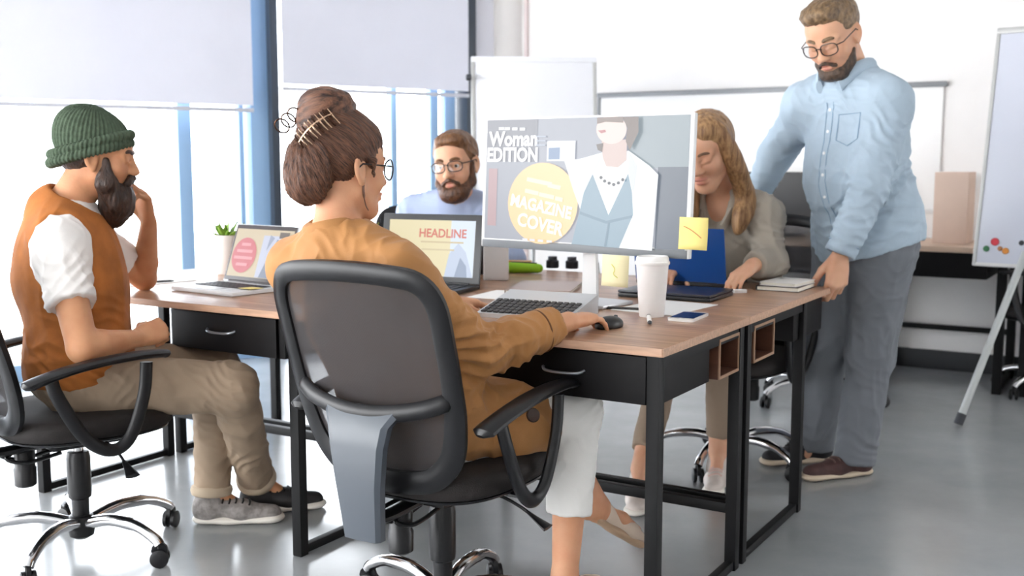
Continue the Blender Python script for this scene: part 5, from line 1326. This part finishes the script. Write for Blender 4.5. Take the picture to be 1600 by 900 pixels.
p.rect('caption_strip', .11, .07, .05, .022, '5e4a3c', .7)
e, lid = laptop((-.345, 3.745), (.92, -.4), .40, .25, .245, math.radians(9), 'black laptop showing HEADLINE on its screen beside the wide monitor', BLKP, BLKP, BLKP)
s_ = D.objects.new('screen', D.meshes.new('screen')); C.objects.link(s_); s_.parent = lid; s_.location = (0, -.0014, .123); bm = bmesh.new(); bx(bm, (0, .0003, 0), (.345, .0006, .2)); bm.to_mesh(s_.data); bm.free(); s_.data.materials.append(flatmat('screen_cream', 'e0d3a6', .9))
p = Panel(s_); p.rect('picture_panel', .125, 0, .095, .2, 'cfdcec', .92); p.poly('picture_figure', [(.06, -.1), (.075, -.02), (.11, .02), (.14, -.01), (.172, -.1)], 'b9c6dc', .9); p.poly('picture_figure', [(.1, -.1), (.12, -.03), (.145, -.06), (.15, -.1)], '8a9ab5', .85)
p.text('HEADLINE', .045, .052, .03, 'c0563f', .95, .001); p.rect('caption_strip', .045, .022, .17, .006, 'cdb98c', .85); p.rect('caption_strip', .03, -.005, .13, .006, 'd3c296', .85)
e, lid = laptop((-.215, 4.375), (-1, .06), .34, .23, .225, math.radians(14), 'dark laptop with raised lid in front of the man by the window', mat('dark_grey_shell', '25282e', .4), BLKP, BLKP)
BLU = mat('royal_blue_shell', '0e4a96', .35)
e, lid = laptop((.665, 3.995), (-.86, .5), .345, .235, .2, math.radians(12), 'laptop with a royal blue lid used by the blonde woman', BLU, BLKP, BLKP)
# closed black laptop
e = empty('closed_laptop', (.545, 3.595, .7505), 'closed black laptop lying in front of the blue laptop', 'laptop', math.atan2(-.5, .86))
NAV = mat('navy_black_shell', '1d2130', .3)
bm = bmesh.new(); bx(bm, (0, 0, .007), (.32, .225, .012), None, .004); obj('keyboard_base', bm, BLKP, e)
bm = bmesh.new(); bx(bm, (0, 0, .0185), (.32, .225, .009), None, .004); obj('lid', bm, NAV, e)

# keyboard
kb = empty('keyboard', (.07, 3.14, .7505), 'silver keyboard with dark keys between the hands of the bun woman', 'keyboard', math.atan2(-.44, .9))
kt = math.radians(11)
bm = bmesh.new(); prism(bm, [(-.1, 0), (.125, 0), (.125, .056), (-.1, .012)], .29, 'y'); bmesh.ops.rotate(bm, cent=(0, 0, 0), matrix=Matrix.Rotation(math.pi/2, 3, 'Z'), verts=bm.verts[:]); bmesh.ops.translate(bm, vec=(.145, 0, 0), verts=bm.verts[:])
obj('case', bm, SIL, kb, sm=False)
KC = mat('charcoal_key', '3b3a3c', .5); km = None
for r_ in range(5):
    for k in range(14):
        if km is None:
            bm = bmesh.new(); bx(bm, (0, 0, 0), (.0165, .0195, .006), None, .002, 1); ko = obj('key', bm, KC, kb); km = ko.data
        else: ko = link('key', km, kb)
        y = -.082+.0245*r_; ko.location = (-.127+.0195*k, y, .012+(y+.1)*.1956+.002); ko.rotation_euler = (kt, 0, 0)
# mouse
m_ = empty('mouse', (.262, 2.905, .7505), 'black computer mouse under the right hand of the bun woman', 'mouse', math.atan2(.75, .66)-math.pi/2)
s = Sdf(); s.ell((0, 0, .008), (.03, .052, .024), None, .01); s.plane((0, 0, .001), (0, 0, -1)); v, f = s.mesh(.0025); npmesh('mouse_shell', v, f, MATS['black_plastic'], m_)
bm = bmesh.new(); tube(bm, [(-.003, .03, .026), (.003, .03, .026)], .006, 12); obj('scroll_wheel', bm, MATS['dark_plastic'], m_)
# coffee cup
cup = empty('paper_cup', (.405, 3.125, .7502), 'tall white paper coffee cup with lid on the front desk', 'cup')
CW = mat('white_card', 'f0ecea', .55)
bm = bmesh.new(); lathe(bm, [(.036, 0), (.0365, .004), (.047, .155)], 40); obj('cup_body', bm, CW, cup)
bm = bmesh.new(); lathe(bm, [(.0485, .15), (.0505, .153), (.0505, .159), (.048, .161), (.047, .17), (.044, .175), (.041, .173), (.04, .168)], 40); obj('lid', bm, mat('white_lid_plastic', 'f6f4f2', .3), cup)
# phone
ph = empty('phone', (.505, 3.085, .7504), 'white smartphone with a dark screen on the front desk', 'phone', math.atan2(.89, .46)-math.pi/2)
bm = bmesh.new(); prism(bm, rrect(.076, .155, .011, 5), .008, 'z'); obj('phone_body', bm, mat('white_glass', 'f1eeea', .2), ph, angle=60)
bm = bmesh.new(); bx(bm, (0, 0, .0084), (.068, .118, .0006)); obj('phone_screen', bm, mat('dark_navy_glass', '10152a', .08), ph, sm=False)
bm = bmesh.new(); lathe(bm, [(.0055, .0082), (.0055, .0088), (.0035, .0088)], 16, (0, -.069, 0)); obj('home_button', bm, mat('pale_ring', 'd5d2ce', .3), ph)
# pens
def pen(loc, ax, L, col, label, tipc='dark_plastic', r=.0042):
    e = empty('pen', (loc[0], loc[1], .7505+r), label, 'pen', math.atan2(ax[1], ax[0]), 'pens on the desks')
    bm = bmesh.new(); tube(bm, [(-L/2, 0, 0), (L/2-.014, 0, 0)], r, 12); obj('barrel', bm, mat('pen_'+col, col, .35), e)
    bm = bmesh.new(); tube(bm, [(L/2-.014, 0, 0), (L/2, 0, 0)], [r*.95, r*.25], 12); obj('tip', bm, MATS[tipc], e)
    bm = bmesh.new(); tube(bm, [(-L/2-.003, 0, 0), (-L/2+.004, 0, 0)], r*1.05, 12); obj('cap', bm, MATS[tipc], e)
pen((.383, 3.005), (-.1, -1), .13, 'f4f1ee', 'white marker pointing at the camera in front of the coffee cup', r=.0065)
pen((-1.315, 3.98), (.8, .5), .14, '2a2a2e', 'black pen on the papers beside the elbow of the beanie man')
pen((.335, 3.26), (.9, -.3), .13, '33302e', 'dark pen lying on the paper behind the mouse hand')
# papers, notebooks, small things
def sheet(loc, ax, label, w=.21, d=.297, z=.7505, col='f5f3f1', n=1):
    bm = bmesh.new(); bx(bm, (0, 0, .0006*n), (w, d, .0012*n)); o = obj('paper_sheet', bm, mat('paper_'+col, col, .85), sm=False)
    o.location = (loc[0], loc[1], z); o.rotation_euler = (0, 0, math.atan2(ax[1], ax[0])); return setp(o, label, 'paper', 'loose papers on the desks')
sheet((-1.36, 4.02), (.75, -.66), 'white paper under the black pen near the beanie man')
sheet((.47, 3.31), (.8, -.6), 'white paper lying behind the paper coffee cup')
sheet((-.03, 3.62), (.9, -.44), 'white paper at the foot of the HEADLINE laptop', .16, .22)
sheet((-.73, 4.2), (.8, -.5), 'white paper on the back left desk between the laptops', .21, .297, n=2)
def hardback(name, loc, ax, w, d, h, cover, label, cat, z=.7505):
    e = empty(name, (loc[0], loc[1], z), label, cat, math.atan2(ax[1], ax[0]))
    bm = bmesh.new(); bx(bm, (0.001, 0, h/2), (w-.006, d-.006, h-.003)); obj('pages', bm, mat('page_cream', 'ece7da', .85), e, sm=False)
    bm = bmesh.new(); bx(bm, (0, 0, .0009), (w, d, .0018)); bx(bm, (0, 0, h-.0009), (w, d, .0018)); bx(bm, (-w/2+.001, 0, h/2), (.002, d, h)); obj('cover', bm, cover, e, sm=False); return e
hardback('folder', (.115, 3.79), (.97, -.2), .225, .3, .012, mat('tan_reflection_cover', 'a58a7c', .3), 'dark edged folder with the desk reflection painted on in tan, lying behind the keyboard', 'folder')  # tan cover colour stands in for the desk reflected on top
hardback('notebook', (.965, 3.81), (.86, -.52), .15, .2, .016, mat('black_cover', '1e1d20', .4), 'black notebook at the far edge beside the blonde woman', 'notebook')
hardback('notebook', (.972, 3.812), (.8, -.6), .13, .18, .012, mat('white_cover', 'e5e1dc', .5), 'white notebook lying on the black notebook beside the standing man', 'notebook', .7667)
n3 = sticky((0, 0, 0), (1, 0), .06, 'f3e08c', 'yellow sticky note lying on the pale deck of the pink screen laptop', curl=.002)
n3.rotation_euler = (-math.pi/2, 0, math.atan2(-.6, .8)); n3.location = (-.885, 3.66, .7685)
pc = empty('pencil_case', (.05, 4.33, .7505), 'lime green pencil case on the back desk under the monitor', 'pencil case', -.15)
s = Sdf(); s.cap((-.055, 0, .022), (.055, 0, .02), .024, .02, .01, flat=[((0, 0, 1), 1.1)]); v, f = s.mesh(.003); npmesh('pouch', v, f, mat('lime_fabric', '8fc31f', .7), pc)
bm = bmesh.new(); tube(bm, [(-.055, 0, .0445), (.05, 0, .0405)], .0022, 8); obj('zip', bm, MATS['dark_plastic'], pc)
bm = bmesh.new(); bx(bm, (0, 0, .02), (.1, .06, .04), None, .004); o = obj('tin_box', bm, mat('ochre_tin', 'b98a3c', .4)); at(o, (.03, 4.44), .7505, (1, -.1)); setp(o, 'small ochre tin box behind the lime pencil case', 'box')
for i, (x, y) in enumerate(((.17, 4.55), (.25, 4.52), (.33, 4.45))):
    t = empty('ink_pot', (x, y, .7505), ['black ink pot behind the monitor, left of three', 'black ink pot behind the monitor, middle of three', 'black ink pot behind the monitor, right of three'][i], 'pot', 0, 'black ink pots behind the monitor')
    bm = bmesh.new(); lathe(bm, [(.025, 0), (.027, .004), (.027, .03), (.018, .036)], 20); obj('jar', bm, MATS['black_bezel_plastic'], t); bm = bmesh.new(); lathe(bm, [(.019, .036), (.019, .048)], 20); obj('lid', bm, MATS['dark_plastic'], t)
wc = empty('white_container', (-.06, 4.1, .7505), 'white square container between the HEADLINE laptop and the monitor', 'container')
bm = bmesh.new(); bx(bm, (0, 0, .065), (.095, .08, .13), None, .008); obj('box_body', bm, CW, wc); bm = bmesh.new(); bx(bm, (0, 0, .137), (.099, .084, .016), None, .004); obj('lid', bm, MATS['white_lid_plastic'], wc)
o = obj('eraser', (lambda b_: (bx(b_, (0, 0, .006), (.045, .022, .012), None, .002), b_)[1])(bmesh.new()), CW); at(o, (.775, 3.68), .7505, (.9, .2)); setp(o, 'white eraser on the desk right of the closed black laptop', 'eraser')

# potted plants
def plant(loc, label, pot_m, leaf_m, ph_, pr, seed, up=.07):
    e = empty('potted_plant', (loc[0], loc[1], .7505), label, 'plant', 0, 'potted plants on the desks')
    bm = bmesh.new(); lathe(bm, [(pr*.78, 0), (pr*.82, .004), (pr, ph_), (pr*.93, ph_), (pr*.9, ph_-.012)], 28, capt=False); pt = obj('pot', bm, pot_m, e)
    bm = bmesh.new(); lathe(bm, [(.001, ph_-.012), (pr*.91, ph_-.012)], 24, capb=False, capt=False); obj('soil', bm, mat('dark_soil', '3a2c22', .95), e)
    rnd = random.Random(seed)
    for i in range(26):
        a = i*2.4; t = rnd.uniform(.15, 1); L = up*rnd.uniform(.7, 1.15)
        bm = bmesh.new(); d = Vector((math.cos(a)*t, math.sin(a)*t, 1.25-t*.5)).normalized(); sd_ = Vector((-math.sin(a), math.cos(a), 0)); b0 = Vector((math.cos(a)*pr*.45*t, math.sin(a)*pr*.45*t, ph_-.014)); rows = []
        for j, w in enumerate((.0045, .009, .0095, .0055, .0008)):
            c0 = b0+d*L*j/4+Vector((math.cos(a), math.sin(a), 0))*.016*(j/4)**2*t
            rows.append([bm.verts.new(c0-sd_*w), bm.verts.new(c0-Vector((0, 0, .003))), bm.verts.new(c0+sd_*w)])
        for P, Q in zip(rows, rows[1:]):
            for k in (0, 1): bm.faces.new((P[k], P[k+1], Q[k+1], Q[k]))
        lf = obj('leaf', bm, leaf_m, e, angle=80)
        md = lf.modifiers.new('thickness', 'SOLIDIFY'); md.thickness = .0015
GL1 = mat('leaf_green', '7fa83a', .5, var=.25, vscale=30); GL2 = mat('leaf_yellow_green', 'a8b13c', .5, var=.25, vscale=30)
plant((-1.135, 4.31), 'small green plant in a tall white pot behind the pink screen laptop', mat('white_ceramic', 'e9e1dc', .4), GL1, .155, .048, 3)
plant((-.585, 4.42), 'small yellow green plant beside the left edge of the HEADLINE laptop', MATS['white_ceramic'], GL2, .11, .045, 9, .1)
